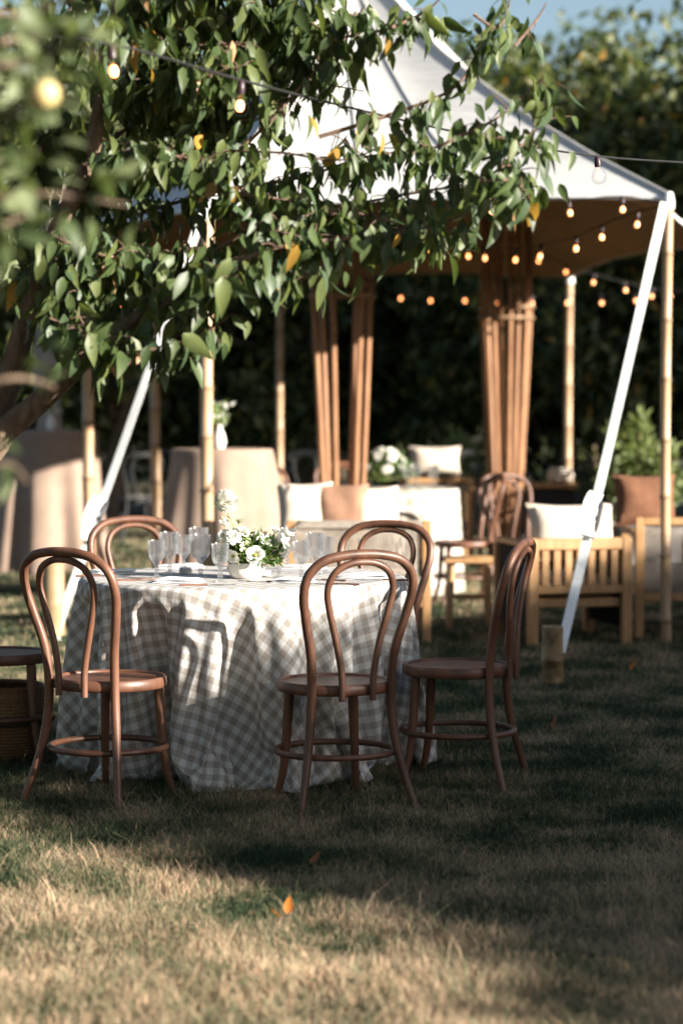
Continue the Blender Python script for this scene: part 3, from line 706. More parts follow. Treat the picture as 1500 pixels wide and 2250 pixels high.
# ------------------------------------------------------------------ bamboo
def bamboo_mesh(name, a, b_, r0, r1, seg=.32, n=12, mats=None, seed=0, bend=0):
    a, b_ = Vector(a), Vector(b_); Ln = (b_-a).length; rr = random.Random(seed)
    ts = [(0, 1, 0)]; s = .12*rr.random()+.05
    while s < Ln-.05:
        ts += [(s-.016, 1.0, 0), (s-.004, 1.13, 1), (s+.004, 1.13, 1), (s+.014, .97, 0)]; s += seg*(.85+.3*rr.random())
    ts.append((Ln, 1, 0))
    side = (b_-a).cross(Vector((0, 1, 0)))
    side = side.normalized() if side.length > 1e-4 else Vector((1, 0, 0))
    path = [a+(b_-a)*(q[0]/Ln) + side*bend*math.sin(math.pi*q[0]/Ln) for q in ts]; rad = [(r0+(r1-r0)*q[0]/Ln)*q[1] for q in ts]
    m = MB(); m.tube(path, rad, n, mis=[1 if (ts[i][2] or (i+1 < len(ts) and ts[i+1][2])) else 0 for i in range(len(ts))])
    return m.mesh(name, mats or [M['bamboo'], M['bamboo_node']])
ZE = 2.63
EAVE = [Vector((1.925, 14.3, ZE)), Vector((2.85, 18.5, ZE)), Vector((2.20, 23.4, ZE)), Vector((-.6, 23.9, ZE)), Vector((-1.62, 21.2, ZE)), Vector((-1.80, 17.3, ZE)), Vector((-.83, 15.1, ZE))]
PEAK = Vector((.0, 17.8, 5.0))
plab = ['pale bamboo tent pole beside the slatted armchair', 'bamboo tent pole on the sunny flank of the tent', 'bamboo tent pole behind the bamboo column and dark console', 'slim bamboo tent pole between the cocktail table and the sofa', 'bamboo tent pole just behind the smaller white strap', 'bamboo tent pole in front of the far cocktail table', 'thick pale bamboo tent pole in front of the near cocktail table']
prad = [.032, .03, .04, .036, .045, .043, .042]
for e, l, r, k in zip(EAVE, plab, prad, range(9)):
    t = thing('bamboo_pole', l, 'pole', (e.x, e.y, 0), 0, 'bamboo poles under the tent eave')
    place('shaft', bamboo_mesh('shaft', (0, 0, -.01), (0, 0, ZE-.02), r, r*.92, .36, 14, seed=k, bend=.012), t)
    b = MB(); b.lathe([(.001, ZE+.05), (r*.7, ZE+.045), (r*1.05, ZE), (r*1.05, ZE-.05), (.001, ZE-.05)], 14); b.put('pole_cap', M['webbing'], t)
# canopy: a panel for each bay of the eave, seam bands between them
def canopy():
    t = thing('tent', 'large white canvas tent with one high peak', 'tent', (PEAK.x, PEAK.y, 0))
    gp = [(0, 0), (.19, .29), (.37, .60), (.5, .85), (.66, 1.19), (.84, 1.70), (.94, 2.08), (1, 2.4)]
    off = Vector((PEAK.x, PEAK.y, 0)); ns, na = 26, 14
    n = len(EAVE)
    for i in range(n):
        A, B_ = EAVE[i], EAVE[(i+1) % n]; m = MB(); V = []
        for j in range(ns+1):
            s = j/ns*.985; g = float(np.interp(s, [q[0] for q in gp], [q[1] for q in gp]))
            for k in range(na+1):
                q = k/na; e = A.lerp(B_, q); sag = math.sin(math.pi*q)
                e = e + (PEAK-e)*Vector((.05*sag, .05*sag, 0)) if False else Vector((e.x+(PEAK.x-e.x)*.05*sag, e.y+(PEAK.y-e.y)*.05*sag, e.z))
                x = e.x + (PEAK.x-e.x)*s; y = e.y + (PEAK.y-e.y)*s
                z = ZE + .02 + g - .16*sag*(1-s)*s*2 + .05*sag*(1-s)
                V.append(Vector((x, y, z))-off)
        F = [(j*(na+1)+k, j*(na+1)+k+1, (j+1)*(na+1)+k+1, (j+1)*(na+1)+k) for j in range(ns) for k in range(na)]
        m.add(V, F); o = m.put('canopy_panel', M['canvas'], t)
        ln = MB(); ln.add([v-Vector((0, 0, .022)) for v in V], F); ln.put('shade_lining', M['shade_lining'], o)  # extra layer that dims the underside of the roof
        h = MB(); pth = [V[k]+Vector((0, 0, -.012)) for k in range(na+1)]; h.tube(pth, .012, 6); h.put('hem_rope', M['webbing'], o)
        sb = MB(); sb.tube([V[j*(na+1)]+Vector((0, 0, .008)) for j in range(ns+1)], .018, 6, flat=.5); sb.put('seam', M['seam'], o)
        for kk in (5, 9):
            sb = MB(); sb.tube([V[j*(na+1)+kk]+Vector((0, 0, .006)) for j in range(ns+1)], .010, 6, flat=.5); sb.put('seam', M['seam'], o)
    b = MB(); b.lathe([(.001, PEAK.z+.22), (.05, PEAK.z+.2), (.10, PEAK.z+.02), (.09, PEAK.z-.05), (.001, PEAK.z-.06)], 20); b.put('peak_cap', M['webbing'], t)
canopy()
def roof_z(x, y):
    best = ZE
    d = Vector((x-PEAK.x, y-PEAK.y)); 
    for i in range(len(EAVE)):
        A, B_ = EAVE[i], EAVE[(i+1) % len(EAVE)]
        e = Vector((B_.x-A.x, B_.y-A.y)); w = Vector((A.x-PEAK.x, A.y-PEAK.y)); den = d.x*e.y-d.y*e.x
        if abs(den) < 1e-6: continue
        tt = (w.x*e.y-w.y*e.x)/den; q = (w.x*d.y-w.y*d.x)/den
        if tt > 0 and 0 <= q <= 1:
            s = 1-1/tt
            return ZE + float(np.interp(s, [0, .19, .37, .5, .66, .84, .94, 1], [0, .29, .60, .85, 1.19, 1.70, 2.08, 2.4]))
    return best
# flared columns made of bundled canes
def column(px, D, zr, wtop, wbot, canes, label, seed):
    x = (px-750)/FPX*D; t = thing('bamboo_column', label, 'column', (x, D, 0), 0, 'columns of bundled canes inside the tent')
    rr = random.Random(seed); zt = roof_z(x, D)-.12
    for k in range(canes):
        a = 2*math.pi*(k+.3*rr.random())/canes; f = .75+.25*rr.random()
        p0 = Vector((math.cos(a)*wbot*f, math.sin(a)*wbot*f, 0)); p1 = Vector((math.cos(a)*wtop, math.sin(a)*wtop, zr)); p2 = Vector((math.cos(a)*wtop*.96, math.sin(a)*wtop*.96, zt))
        m = MB(); pts = [p0.lerp(p1, i/9) for i in range(9)] + [p1.lerp(p2, i/6) for i in range(7)]
        m.tube(pts, [.025-.005*i/15 for i in range(16)], 10); m.put('cane', M['bamboo_red'], t)
    for z in (zr, zr+.09):
        m = MB(); m.tube([(wtop*1.12*math.cos(a), wtop*1.12*math.sin(a), z) for a in np.linspace(0, 2*math.pi, 30, endpoint=False)], .014, 8, True); m.put('hoop_band', M['bamboo_node'], t)
column(752, 17.8, 2.22, .215, .125, 6, 'bundled cane column rising behind the brown cushion of the sofa', 2)
column(1110, 20.3, 2.14, .205, .10, 8, 'bundled cane column fanning out behind the slatted armchair', 5)

# ------------------------------------------------------------------ guy straps and bamboo stakes
def stake(px, py, D, h, r, mats, label, tilt=0):
    x = (px-750)/FPX*D; t = thing('bamboo_stake', label, 'stake', (x, D, 0), 0, 'bamboo covered tent stakes')
    m = MB(); m.lathe([(r, .03), (r*1.02, .05), (r, h*.45), (r*1.06, h*.47), (r, h*.5), (r*.99, h), (r*.8, h), (r*.78, h*.4), (.001, h*.4)], 24); m.put('bamboo_sleeve', mats, t)
    m = MB(); m.tube([(r*.9*math.cos(a), r*.9*math.sin(a), h+.002) for a in np.linspace(0, 2*math.pi, 24, endpoint=False)], r*.13, 8, True); m.put('cut_rim', M['stake_pale'], t)
    m = MB(); m.tube([(r*.25, 0, -.05), (r*.25, 0, h*.4)], r*.4, 10); m.put('stake_pin', M['white_metal'], t)
    return t
stake(1215, 1505, 12.15, .305, .054, M['stake'], 'short mottled bamboo stake at the foot of the long white strap')
stake(116, 1400, 14.6, .46, .066, M['stake_pale'], 'pale bamboo stake behind the gingham table on its shaded side')
def strap(top, bot, ratchet, label, w=.052):
    t = thing('guy_strap', label, 'strap', bot, 0, 'white ratchet straps guying the tent')
    top, bot = Vector(top)-Vector(bot), Vector((0, 0, 0)); d = top-bot; side = d.cross(Vector((0, 1, 0))).normalized(); nrm = side.cross(d).normalized()
    m = MB(); N = 14; V = []
    for k in range(N+1):
        c = bot + d*(k/N) - Vector((0, 0, .02*math.sin(math.pi*k/N))); tw = .5*math.sin(math.pi*k/N)
        s2 = side*math.cos(tw)+nrm*math.sin(tw); n2 = nrm*math.cos(tw)-side*math.sin(tw)
        V += [c-s2*w/2-n2*.002, c+s2*w/2-n2*.002, c+s2*w/2+n2*.002, c-s2*w/2+n2*.002]
    F = [(k*4+i, k*4+(i+1) % 4, k*4+4+(i+1) % 4, k*4+4+i) for k in range(N) for i in range(4)] + [(3, 2, 1, 0), (N*4, N*4+1, N*4+2, N*4+3)]
    m.add(V, F); m.put('webbing', M['webbing'], t)
    c = bot + d*ratchet; ax = d.normalized()
    rt = MB()
    for s_ in (-1, 1):
        q = c + side*s_*w*.62; pts = [q-ax*.09, q-ax*.05-nrm*.035, q+ax*.06-nrm*.04, q+ax*.11]
        rt.tube(pts, .013, 6)
    rt.tube([c-side*w*.66, c+side*w*.66], .014, 10); rt.tube([c-side*w*.66+ax*.1, c+side*w*.66+ax*.1], .011, 8); r_ = rt.put('ratchet', M['dark_steel'], t)
    fl = MB(); V = []
    for k in range(7):
        p = c - nrm*(.04+.03*math.sin(k*.9)) + ax*(.12-.045*k) + side*(.012+.022*math.sin(k*.6)); V += [p-side*w*.75, p+side*w*.75, p+side*w*.75-nrm*.02, p-side*w*.75-nrm*.02]
    fl.add(V, [(k*4+i, k*4+(i+1) % 4, k*4+4+(i+1) % 4, k*4+4+i) for k in range(6) for i in range(4)] + [(3, 2, 1, 0), (24, 25, 26, 27)]); fl.put('loose_webbing', M['webbing'], t)
    return t
strap(EAVE[0]+Vector((-.03, -.05, -.02)), P(1231, 1432, 12.22), .27, 'long white ratchet strap running from tent pole to mottled bamboo stake', .05)
strap(EAVE[6]+Vector((-.03, -.05, -.02)), P(122, 1392, 14.55), .27, 'white ratchet strap slanting down behind the gingham table', .05)

# ------------------------------------------------------------------ string lights
def bulb_meshes():
    s = MB(); s.lathe([(.001, 0), (.006, 0), (.012, -.006), (.014, -.03), (.013, -.042), (.001, -.042)], 14)
    gb = MB(); gb.lathe([(.0125, -.036), (.014, -.046), (.024, -.058), (.030, -.076), (.0285, -.092), (.02, -.104), (.009, -.109), (.001, -.11)][::-1], 18)
    f = MB(); f.lathe([(.001, -.095), (.008, -.093), (.0125, -.085), (.013, -.074), (.009, -.063), (.001, -.059)], 12)
    return s.mesh('bulb', M['socket']), gb.mesh('globe', M['bulb_glass']), f.mesh('filament', M['filament'])
BLB = bulb_meshes()
def lights(label, pts, ends, scale=1.0):
    P3 = [P(px, py, D) for px, py, D in pts]; t = thing('string_light', label, 'lights', P3[0], 0, 'warm festoon lights')
    o = P3[0].copy(); hang = .075*scale
    path = [Vector(ends[0])] + [p+Vector((0, 0, hang)) for p in P3] + [Vector(ends[1])]
    path = [p-o for p in path]
    c = MB(); c.tube(catmull(path, 6), .0042*scale, 6); c.put('cable', M['black_cable'], t)
    for p in P3:
        q = place('bulb', BLB[0], t, p-o+Vector((0, 0, hang))); q.scale = (scale,)*3; q.rotation_euler = (rng.uniform(-.15, .15), rng.uniform(-.15, .15), 0)
        place('globe', BLB[1], q); place('filament', BLB[2], q)
    return t
lights('festoon string with large bulbs hanging through the cherry leaves', [(243, 155, 6.5), (530, 230, 7.0), (797, 293, 7.6), (1047, 345, 8.2), (1311, 385, 9.0), (1600, 400, 10)], (P(-60, 60, 6.0), P(1900, 380, 11)), .95)
lights('festoon string along the front tent eave', [(1075, 470, 14.6), (1248, 467, 14.5), (1367, 459, 14.4)], (P(900, 465, 14.8), EAVE[0]+Vector((0, -.03, -.03))))
lights('festoon string swooping from the front tent pole into the tent', [(1400, 492, 14.5), (1322, 520, 14.8), (1265, 545, 15.1), (1190, 562, 15.5), (1135, 570, 15.8), (1064, 566, 16.2), (1027, 562, 16.5), (948, 548, 17), (860, 520, 17.4)], (EAVE[0]+Vector((0, .03, -.03)), P(790, 470, 17.7)))
lights('festoon string under the far side of the roof', [(1121, 543, 20.5), (1180, 573, 20.9), (1245, 597, 21.3), (1306, 620, 21.6), (1372, 637, 21.8), (1433, 650, 22)], (P(1108, 520, 20.3), P(1500, 640, 22)), .95)
lights('festoon string hung level across the far tent eave', [(878, 655, 23.4), (948, 660, 23.3), (1019, 660, 23.3), (1092, 665, 23.3), (1170, 666, 23.3), (1246, 665, 23.2), (1320, 665, 23), (1395, 660, 22.8), (1470, 650, 22.6)], (P(800, 640, 23.5), P(1540, 630, 22.4)), 1.0)
lights('short festoon string beyond the far cocktail table', [(143, 663, 20.5), (205, 670, 20.5), (270, 668, 20.5)], (P(60, 640, 20.4), P(345, 640, 21.0)), 1.1)

# ------------------------------------------------------------------ lounge furniture
def pillow(px, py, D, w, h, d, rz, mat, label, tiltx=0, loc=None):
    p = loc if loc is not None else P(px, py, D)
    m = MB(); n = 12; V = []; F = []
    for side in (-1, 1):
        for i in range(n+1):
            for j in range(n+1):
                u, v = i/n*2-1, j/n*2-1; pinch = 1-.10*(1-abs(u)**2)*abs(v)**3-.0; pv = 1-.10*(1-abs(v)**2)*abs(u)**3
                th = ((1-u**4)*(1-v**4))**.55
                V.append((u*w/2*pv, side*d/2*th + .006*math.sin(u*5+v*3), v*h/2*pinch))
    N = (n+1)**2
    for i in range(n):
        for j in range(n):
            a = i*(n+1)+j; F.append((a, a+n+1, a+n+2, a+1)); F.append((N+a, N+a+1, N+a+n+2, N+a+n+1))
    m.add(V, F); me = m.mesh('cushion', mat)
    o = place('cushion', me, None, p, (R(tiltx), 0, R(rz))); tag(o, label, 'cushion', 'loose cushions on the lounge seats'); return o
def armchair(loc, rz, label):
    t = thing('slatted_armchair', label, 'armchair', loc, R(rz)); w, d = .64, .72
    # local: back towards -y (the camera), seat opens to +y
    for sx in (-1, 1):
        m = MB(); m.box((sx*(w/2-.03), -.02, .32), (.06, .05, .64), bevel=.006); m.put('leg', M['pale_wood'], t)
        m = MB(); m.box((sx*(w/2-.03), d-.05, .29), (.06, .05, .58), bevel=.006); m.put('leg', M['pale_wood'], t)
        m = MB(); m.box((sx*(w/2-.03), d/2-.03, .60), (.065, d-.1, .035), bevel=.006); m.put('armrest', M['pale_wood'], t)
        m = MB()
        for k in range(40): m.tube([(sx*(w/2-.028), .02+k*(d-.1)/40, .10), (sx*(w/2-.028), .02+k*(d-.1)/40, .585)], .0085, 6)
        tag(m.put('rope_side', M['dark_rope'], t), kind='stuff')
    m = MB(); m.box((0, -.02, .605), (w-.122, .045, .07), bevel=.006); m.put('top_rail', M['pale_wood'], t)
    m = MB(); m.box((0, -.02, .335), (w-.122, .04, .05), bevel=.006); m.put('lower_rail', M['pale_wood'], t)
    sl = MB(); sl.box((0, 0, 0), (.042, .022, .212), bevel=.004); me = sl.mesh('slat', M['pale_wood'])
    for k in range(7): place('slat', me, t, ((k-3)*.071, -.02, .465))
    m = MB(); m.box((0, d/2-.03, .255), (w-.125, d-.06, .055), bevel=.006); m.put('seat_frame', M['pale_wood'], t)
    m = MB(); m.box((0, d/2-.02, .345), (w-.14, d-.12, .11), bevel=.03); m.put('seat_cushion', M['cream'], t)
    return t
AX, AY = (1272-750)/FPX*14.25, 14.25
armchair((AX, AY, 0), 13, 'pale wooden armchair with vertical back slats beside the white strap')
pillow(0, 0, 0, .56, .36, .17, 13, M['cream'], 'cream back cushion leaning in the slatted armchair', -10, Vector((AX-.03, AY+.13, .665)))
def rope_sofa(x0, x1, D, ztop, label, rz=0, rail='pale_wood'):
    w = x1-x0; t = thing('rope_sofa', label, 'sofa', (x0, D, 0), R(rz)); d = .75
    for sx in (.02, w-.02):
        m = MB(); m.box((sx, 0, ztop/2), (.05, .05, ztop), bevel=.006); m.put('leg', M['pale_wood'], t)
        m = MB(); m.box((sx, d, ztop*.42), (.05, .05, ztop*.84), bevel=.006); m.put('leg', M['pale_wood'], t)
        m = MB(); m.box((sx, d/2, ztop*.85), (.055, d-.06, .035), bevel=.006); m.put('armrest', M['pale_wood'], t)
    m = MB(); m.box((w/2, 0, ztop-.025), (w-.095, .045, .05), bevel=.006); m.put('top_rail', M[rail], t)
    m = MB(); m.box((w/2, 0, .25), (w-.095, .045, .05), bevel=.006); m.put('lower_rail', M['pale_wood'], t)
    m = MB(); n = int(w/.021)
    for k in range(n): m.tube([(.055+k*(w-.11)/(n-1), 0, .27), (.055+k*(w-.11)/(n-1), 0, ztop-.04)], .0075, 6)
    tag(m.put('rope_back', M['rope'], t), kind='stuff')
    m = MB(); m.box((w/2, d/2+.02, .25), (w-.1, d-.1, .05), bevel=.006); m.put('seat_frame', M['pale_wood'], t)
    m = MB(); m.box((w/2, d/2+.03, .35), (w-.1, d-.12, .14), bevel=.035); m.put('seat_cushion', M['cream'], t)
    return t
rope_sofa((1398-750)/FPX*14.7, 3.3, 14.7, .74, 'grey rope backed sofa behind the pale tent pole')
rope_sofa((632-750)/FPX*14.3, (945-750)/FPX*14.3, 14.3, .74, 'grey rope backed sofa with three cushions behind the gingham table', 0, 'rope')
pillow(672, 1122, 14.62, .36, .36, .14, 14, M['cream'], 'cream cushion at the shaded end of the rope sofa', -14)
pillow(748, 1122, 14.62, .34, .34, .14, -8, M['tan'], 'tan brown cushion in the middle of the rope sofa', -12)
pillow(822, 1127, 14.66, .34, .34, .14, 18, M['cream'], 'pale cushion next to the tan one on the rope sofa', -14)
pillow(1416, 1100, 15.1, .40, .34, .15, 5, M['rust'], 'rust brown cushion on the sofa behind the tent pole', -12)
pillow(955, 1012, 21.2, .46, .26, .16, 0, M['cream'], 'pale bolster cushion on the far sofa under the tent', -10)
rope_sofa((880-750)/FPX*21.0, (1040-750)/FPX*21.0, 21.0, .78, 'far rope sofa behind the white checked table')
# pale wooden stool
def stool(loc, label):
    t = thing('wooden_stool', label, 'stool', loc)
    for sx in (-1, 1):
        for sy in (-1, 1):
            m = MB(); m.tube([(sx*.13, sy*.13, 0), (sx*.11, sy*.11, .42)], [.018, .022], 8); m.put('leg', M['pale_wood'], t)
    m = MB(); m.box((0, 0, .435), (.32, .32, .035), bevel=.008); m.put('seat', M['pale_wood'], t)
    m = MB(); m.box((0, 0, .2), (.24, .02, .03), bevel=.004); m.put('stretcher', M['pale_wood'], t)
stool(((1030-750)/FPX*15.4, 15.4, 0), 'pale wooden stool on the grass beside the slatted armchair')
G2 = 'bentwood chairs under the tent'
chair((.86, 17.1, 0), 100, 'bentwood chair in sunlight on the sunny side of the white checked table', G2)
chair((1.26, 17.0, 0), 205, 'bentwood chair in front of the second cane column', G2)
chair((-.34, 19.6, 0), -60, 'bentwood chair by the cocktail table, behind the first cane column', G2)
chair((.02, 20.2, 0), 190, 'bentwood chair on the far side of the white checked table', G2)
# checked table under the tent
BX, BY = (880-750)/FPX*18.2, 18.2
def skirt_mesh(name, tr, tz, rb, folds, amp, mat, seed, uvp=False):
    rr = random.Random(seed); ph = [rr.random()*6.28 for _ in range(4)]; m = MB(); n = 144; rows = 22; V = []; UV = []
    rings = [(tr*.02, tz), (tr*.5, tz), (tr*.9, tz), (tr*.98, tz-.002), (tr, tz-.012)]
    for r, z in rings:
        for k in range(n): a = 2*math.pi*k/n; V.append((r*math.cos(a), r*math.sin(a), z)); UV.append((r*math.cos(a), r*math.sin(a)))
    for j in range(1, rows+1):
        t = j/rows; z = (tz-.012)*(1-t)+.006
        for k in range(n):
            a = 2*math.pi*k/n
            w = math.sin(folds*a+ph[0]+.8*math.sin(2*a+ph[1])) + .45*math.sin((folds*2-3)*a+ph[2]) + .3*math.sin(3*a+ph[3])
            r = tr + (rb-tr)*t**1.2 + amp*(t**.8)*w
            V.append((r*math.cos(a), r*math.sin(a), z)); UV.append((a*tr*1.15, -t*tz))
    F = [(j*n+k, j*n+(k+1) % n, (j+1)*n+(k+1) % n, (j+1)*n+k) for j in range(len(rings)+rows-1) for k in range(n)]
    m.add(V, F); me = m.mesh(name, mat)
    uv = me.uv_layers.new(name='UVMap')
    li = np.empty(len(me.loops), np.int32); me.loops.foreach_get('vertex_index', li); uv.data.foreach_set('uv', np.array(UV, np.float32)[li].ravel())
    return me
round_table('lounge_table', 'round table under the pale checked cloth inside the tent', (BX, BY, 0), .43, .78)
tag(place('tablecloth', skirt_mesh('tablecloth', .44, .79, .47, 11, .016, M['grid_cloth'], 3), None, (BX, BY, 0)), 'pale checked cloth over the round table inside the tent', 'tablecloth')
bouquet('flower_arrangement', 'large white and green bouquet on the pale checked table inside the tent', (BX-.12, BY-.05, .80), 1.55, False, 5, 420)
for k, (dx, dy) in enumerate(((-.3, -.1), (.05, -.2), (.25, .05), (.12, .2))):
    t = thing('goblet', 'clear goblet on the pale checked table inside the tent', 'glass', (BX+dx, BY+dy, .795), 0, 'goblets on the checked table'); place('glass_body', GOB['water'][0], t)
# cocktail tables
def cocktail(px, D, tr, tz, rb, label, clabel, seed):
    x = (px-750)/FPX*D
    t = thing('cocktail_table', label, 'table', (x, D, 0))
    m = MB(); m.lathe([(.001, tz-.03), (tr-.015, tz-.03), (tr-.01, tz-.006), (.001, tz-.005)], 40); m.put('table_top', M['pale_wood'], t)
    m = MB(); m.lathe([(.001, 0), (.2, 0), (.2, .015), (.03, .03), (.025, tz-.03), (.001, tz-.03)], 20); m.put('pedestal', M['dark_metal'], t)
    tag(place('tablecloth', skirt_mesh('tablecloth', tr, tz, rb, 8, .05, M['beige_cloth'], seed), None, (x, D, 0)), clabel, 'tablecloth')
    return x
cx = cocktail(488, 17.4, .365, 1.105, .53, 'tall cocktail table nearest the thick bamboo pole', 'beige cloth on the cocktail table behind the thick bamboo pole', 4)
cx2 = cocktail(112, 20.5, .40, 1.20, .50, 'tall cocktail table behind the cherry limb', 'beige cloth on the far cocktail table behind the cherry limb', 9)
def vase(loc, label, sc, seed):
    t = thing('bud_vase', label, 'vase', loc)
    m = MB(); m.lathe([(.001, 0), (.03*sc, 0), (.042*sc, .04*sc), (.03*sc, .09*sc), (.016*sc, .12*sc), (.02*sc, .14*sc), (.016*sc, .14*sc), (.001, .11*sc)], 20); m.put('vase_body', M['ceramic'], t)
    r2 = np.random.default_rng(seed); n = 70
    pos = np.stack([r2.normal(0, .03, n)*sc, r2.normal(0, .03, n)*sc, (.16+.12*r2.random(n))*sc], 1)
    me = leaf_cloud('sprigs', pos, r2.normal(0, 1, (n, 3)), r2.normal(0, 1, (n, 3)), .05*sc, .025*sc, [FL[1], M['petal']], (r2.random(n) < .4).astype(int)); tag(place('sprigs', me, t), kind='stuff')
    for k in range(4):
        m = MB(); m.tube([(0, 0, .11*sc), (r2.normal(0, .02)*sc, r2.normal(0, .02)*sc, .24*sc)], .002*sc, 5); m.put('stem', M['stem'], t)
vase((cx-.02, 17.4, 1.105), 'small white vase of flowers on the nearer cocktail table', 1.2, 2)
vase((cx2+.0, 20.5, 1.20), 'small vase of flowers on the far cocktail table', 1.0, 3)
# dark console and crockery behind the column
def console():
    x, y = (1195-750)/FPX*20.8, 20.8; t = thing('console_table', 'black console table standing behind the white strap under the tent', 'table', (x, y, 0))
    m = MB(); m.box((0, 0, .72), (.56, .4, .04), bevel=.006); m.put('table_top', M['pale_wood'], t)
    m = MB(); m.box((0, 0, .36), (.50, .34, .66), bevel=.01); m.put('black_body', M['console'], t)
    for k in range(2):
        m = MB(); m.box((-.125+.25*k, -.182, .36), (.22, .02, .56), bevel=.006); d = m.put('door', M['console'], t)
        q = MB(); q.tube([(-.03+.06*k, -.197, .34), (-.03+.06*k, -.197, .42)], .006, 6); q.put('handle', M['steel'], d)
    o = MB(); o.box((.14, 0, .805), (.22, .12, .13), bevel=.03); tag(o.put('folded_throw', M['cream'], None, True, (x, y, 0)), 'folded pale throw lying on the black console table', 'throw')
console()
# planter shrubs
def shrub(px, D, h, r, label, seed, n=900):
    x = (px-750)/FPX*D; t = thing('potted_shrub', label, 'plant', (x, D, 0), 0, 'potted shrubs by the tent'); r2 = np.random.default_rng(seed)
    m = MB(); m.lathe([(.001, .0), (.16, .0), (.21, .36), (.23, .38), (.23, .42), (.19, .42), (.18, .36), (.001, .35)], 24); m.put('planter', M['terracotta'], t)
    for k in range(6):
        a = r2.random()*6.28; m = MB(); m.tube(catmull([(0, 0, .35), (.05*math.cos(a), .05*math.sin(a), .6), (r*.6*math.cos(a), r*.6*math.sin(a), h*.85)], 4), .008, 6); m.put('stem', M['twig'], t)
    d = unit(r2.normal(0, 1, (n, 3))); rad = r2.random(n)**.45*(.75+.35*np.sin(d[:, 0]*5+seed)*np.sin(d[:, 2]*6))
    pos = d*rad[:, None]*np.array([r, r, (h-.42)/2]) + np.array([0, 0, .42+(h-.42)/2])
    me = leaf_cloud('foliage', pos, d+r2.normal(0, .7, (n, 3)), r2.normal(0, 1, (n, 3)), .07+.05*r2.random(n), .035, SH, (r2.random(n) < .4).astype(int)); tag(place('foliage', me, t), kind='stuff')
shrub(1385, 20.2, 1.42, .30, 'tall leafy potted shrub beside the far end of the strap', 3)
shrub(1445, 19.6, 1.15, .24, 'shorter potted shrub partly behind the pale tent pole', 8, 600)
shrub(1010, 26.0, 1.2, .3, 'small potted shrub in the shade behind the far tent eave', 12, 500)
# dark chairs and fence in the shade behind
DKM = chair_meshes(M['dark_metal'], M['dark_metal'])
G3 = 'black chairs in the shade beyond the tent'
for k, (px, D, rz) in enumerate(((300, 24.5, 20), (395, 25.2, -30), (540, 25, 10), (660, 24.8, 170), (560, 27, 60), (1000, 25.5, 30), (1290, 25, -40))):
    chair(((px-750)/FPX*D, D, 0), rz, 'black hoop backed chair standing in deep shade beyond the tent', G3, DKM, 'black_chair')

# ------------------------------------------------------------------ trees beyond the tent
def limb(m, a, b_, r0, r1, wob=.0, n=8, rr=rng):
    a, b_ = Vector(a), Vector(b_); N = 8; pts = []
    ln = (b_-a).length
    for i in range(N+1):
        t = i/N; pts.append(a.lerp(b_, t) + Vector((rr.uniform(-1, 1), rr.uniform(-1, 1), rr.uniform(-1, 1)))*wob*ln*math.sin(math.pi*t))
    p = catmull(pts, 3); m.tube(p, [r0+(r1-r0)*i/(len(p)-1) for i in range(len(p))], n)
    return pts
def far_tree(px, D, h, r, label, seed, n=8500, low=.2, lsz=.15, gold=.01, mats=BG, group='trees beyond the tent', light=.3, x=None):
    r2 = np.random.default_rng(seed); rr = random.Random(seed); x = (px-750)/FPX*D if x is None else x
    t = thing('broadleaf_tree', label, 'tree', (x, D, 0), 0, group)
    m = MB(); limb(m, (0, 0, -.05), (rr.uniform(-.2, .2), 0, h*.55), .16, .08, .03, 10, rr)
    for k in range(6):
        a = rr.random()*6.28; limb(m, (0, 0, h*(.2+.05*k)), (math.cos(a)*r*.7, math.sin(a)*r*.7, h*(.45+.07*k)), .06, .02, .06, 6, rr)
    m.put('trunk', M['bark'], t)
    nc = 46; C = []
    for k in range(nc):
        d = unit(r2.normal(0, 1, 3)); q = .45+.55*r2.random()
        C.append((d[0]*r*q, d[1]*r*q, h*(low+1)/2 + d[2]*h*(1-low)/2*q*.95))
    C = np.array(C); ci = r2.integers(0, nc, n); sz = r*.34*(.6+.7*r2.random(nc))
    pos = C[ci] + np.clip(r2.normal(0, 1, (n, 3)), -1.5, 1.5)*sz[ci][:, None]*.6
    pos[:, 2] = np.clip(pos[:, 2], .1, h*1.04)
    ax = r2.normal(0, .6, (n, 3)); ax[:, 2] -= .7
    u = r2.random(n); mi = np.where(u < gold, 3, np.where(u < .30+gold, 2 if light > .2 else 1, np.where(u < .65, 1, 0)))
    me = leaf_cloud('crown', pos, ax, r2.normal(0, 1, (n, 3)), lsz*(.7+.6*r2.random(n)), lsz*.5, mats, mi, nseg=2); tag(place('crown', me, t), kind='stuff')
FT = [(-180, 30, 6.4, 1.7, 'tree'), (40, 31, 6.6, 1.8, 'tree'), (250, 29.5, 6.2, 1.7, 'tree'), (470, 30.5, 6.6, 1.8, 'tree'), (660, 29.8, 6.3, 1.7, 'tree'), (840, 31, 6.4, 1.7, 'tree'),
      (985, 30, 6.15, 1.4, 'tree'), (1120, 28.5, 5.7, 1.3, 'tree'), (1255, 30, 6.4, 1.3, 'tree'), (1340, 27.2, 5.5, 1.25, 'tree'), (1455, 28, 5.7, 1.3, 'tree'), (1570, 27, 6.0, 1.5, 'tree'), (1700, 29, 6, 1.7, 'tree')]
for k, (px, D, h, r, _) in enumerate(FT):
    far_tree(px, D, h, r, 'sunlit orchard tree rising behind the tent roof' if px > 940 else 'dark orchard tree in the shade behind the tent poles', 20+k, 8000, .06, .18, .02 if px > 900 else .004, group='sunlit trees above the tent roof' if px > 940 else 'dark trees behind the tent')
for k in range(9):
    far_tree(-1500+k*560, 44+2*math.sin(k*2.2), 6.2+.7*math.sin(k*1.7), 3.6, 'distant broadleaf tree closing the view beyond the path', 60+k, 4200, .02, .32, .004, group='distant trees beyond the path')
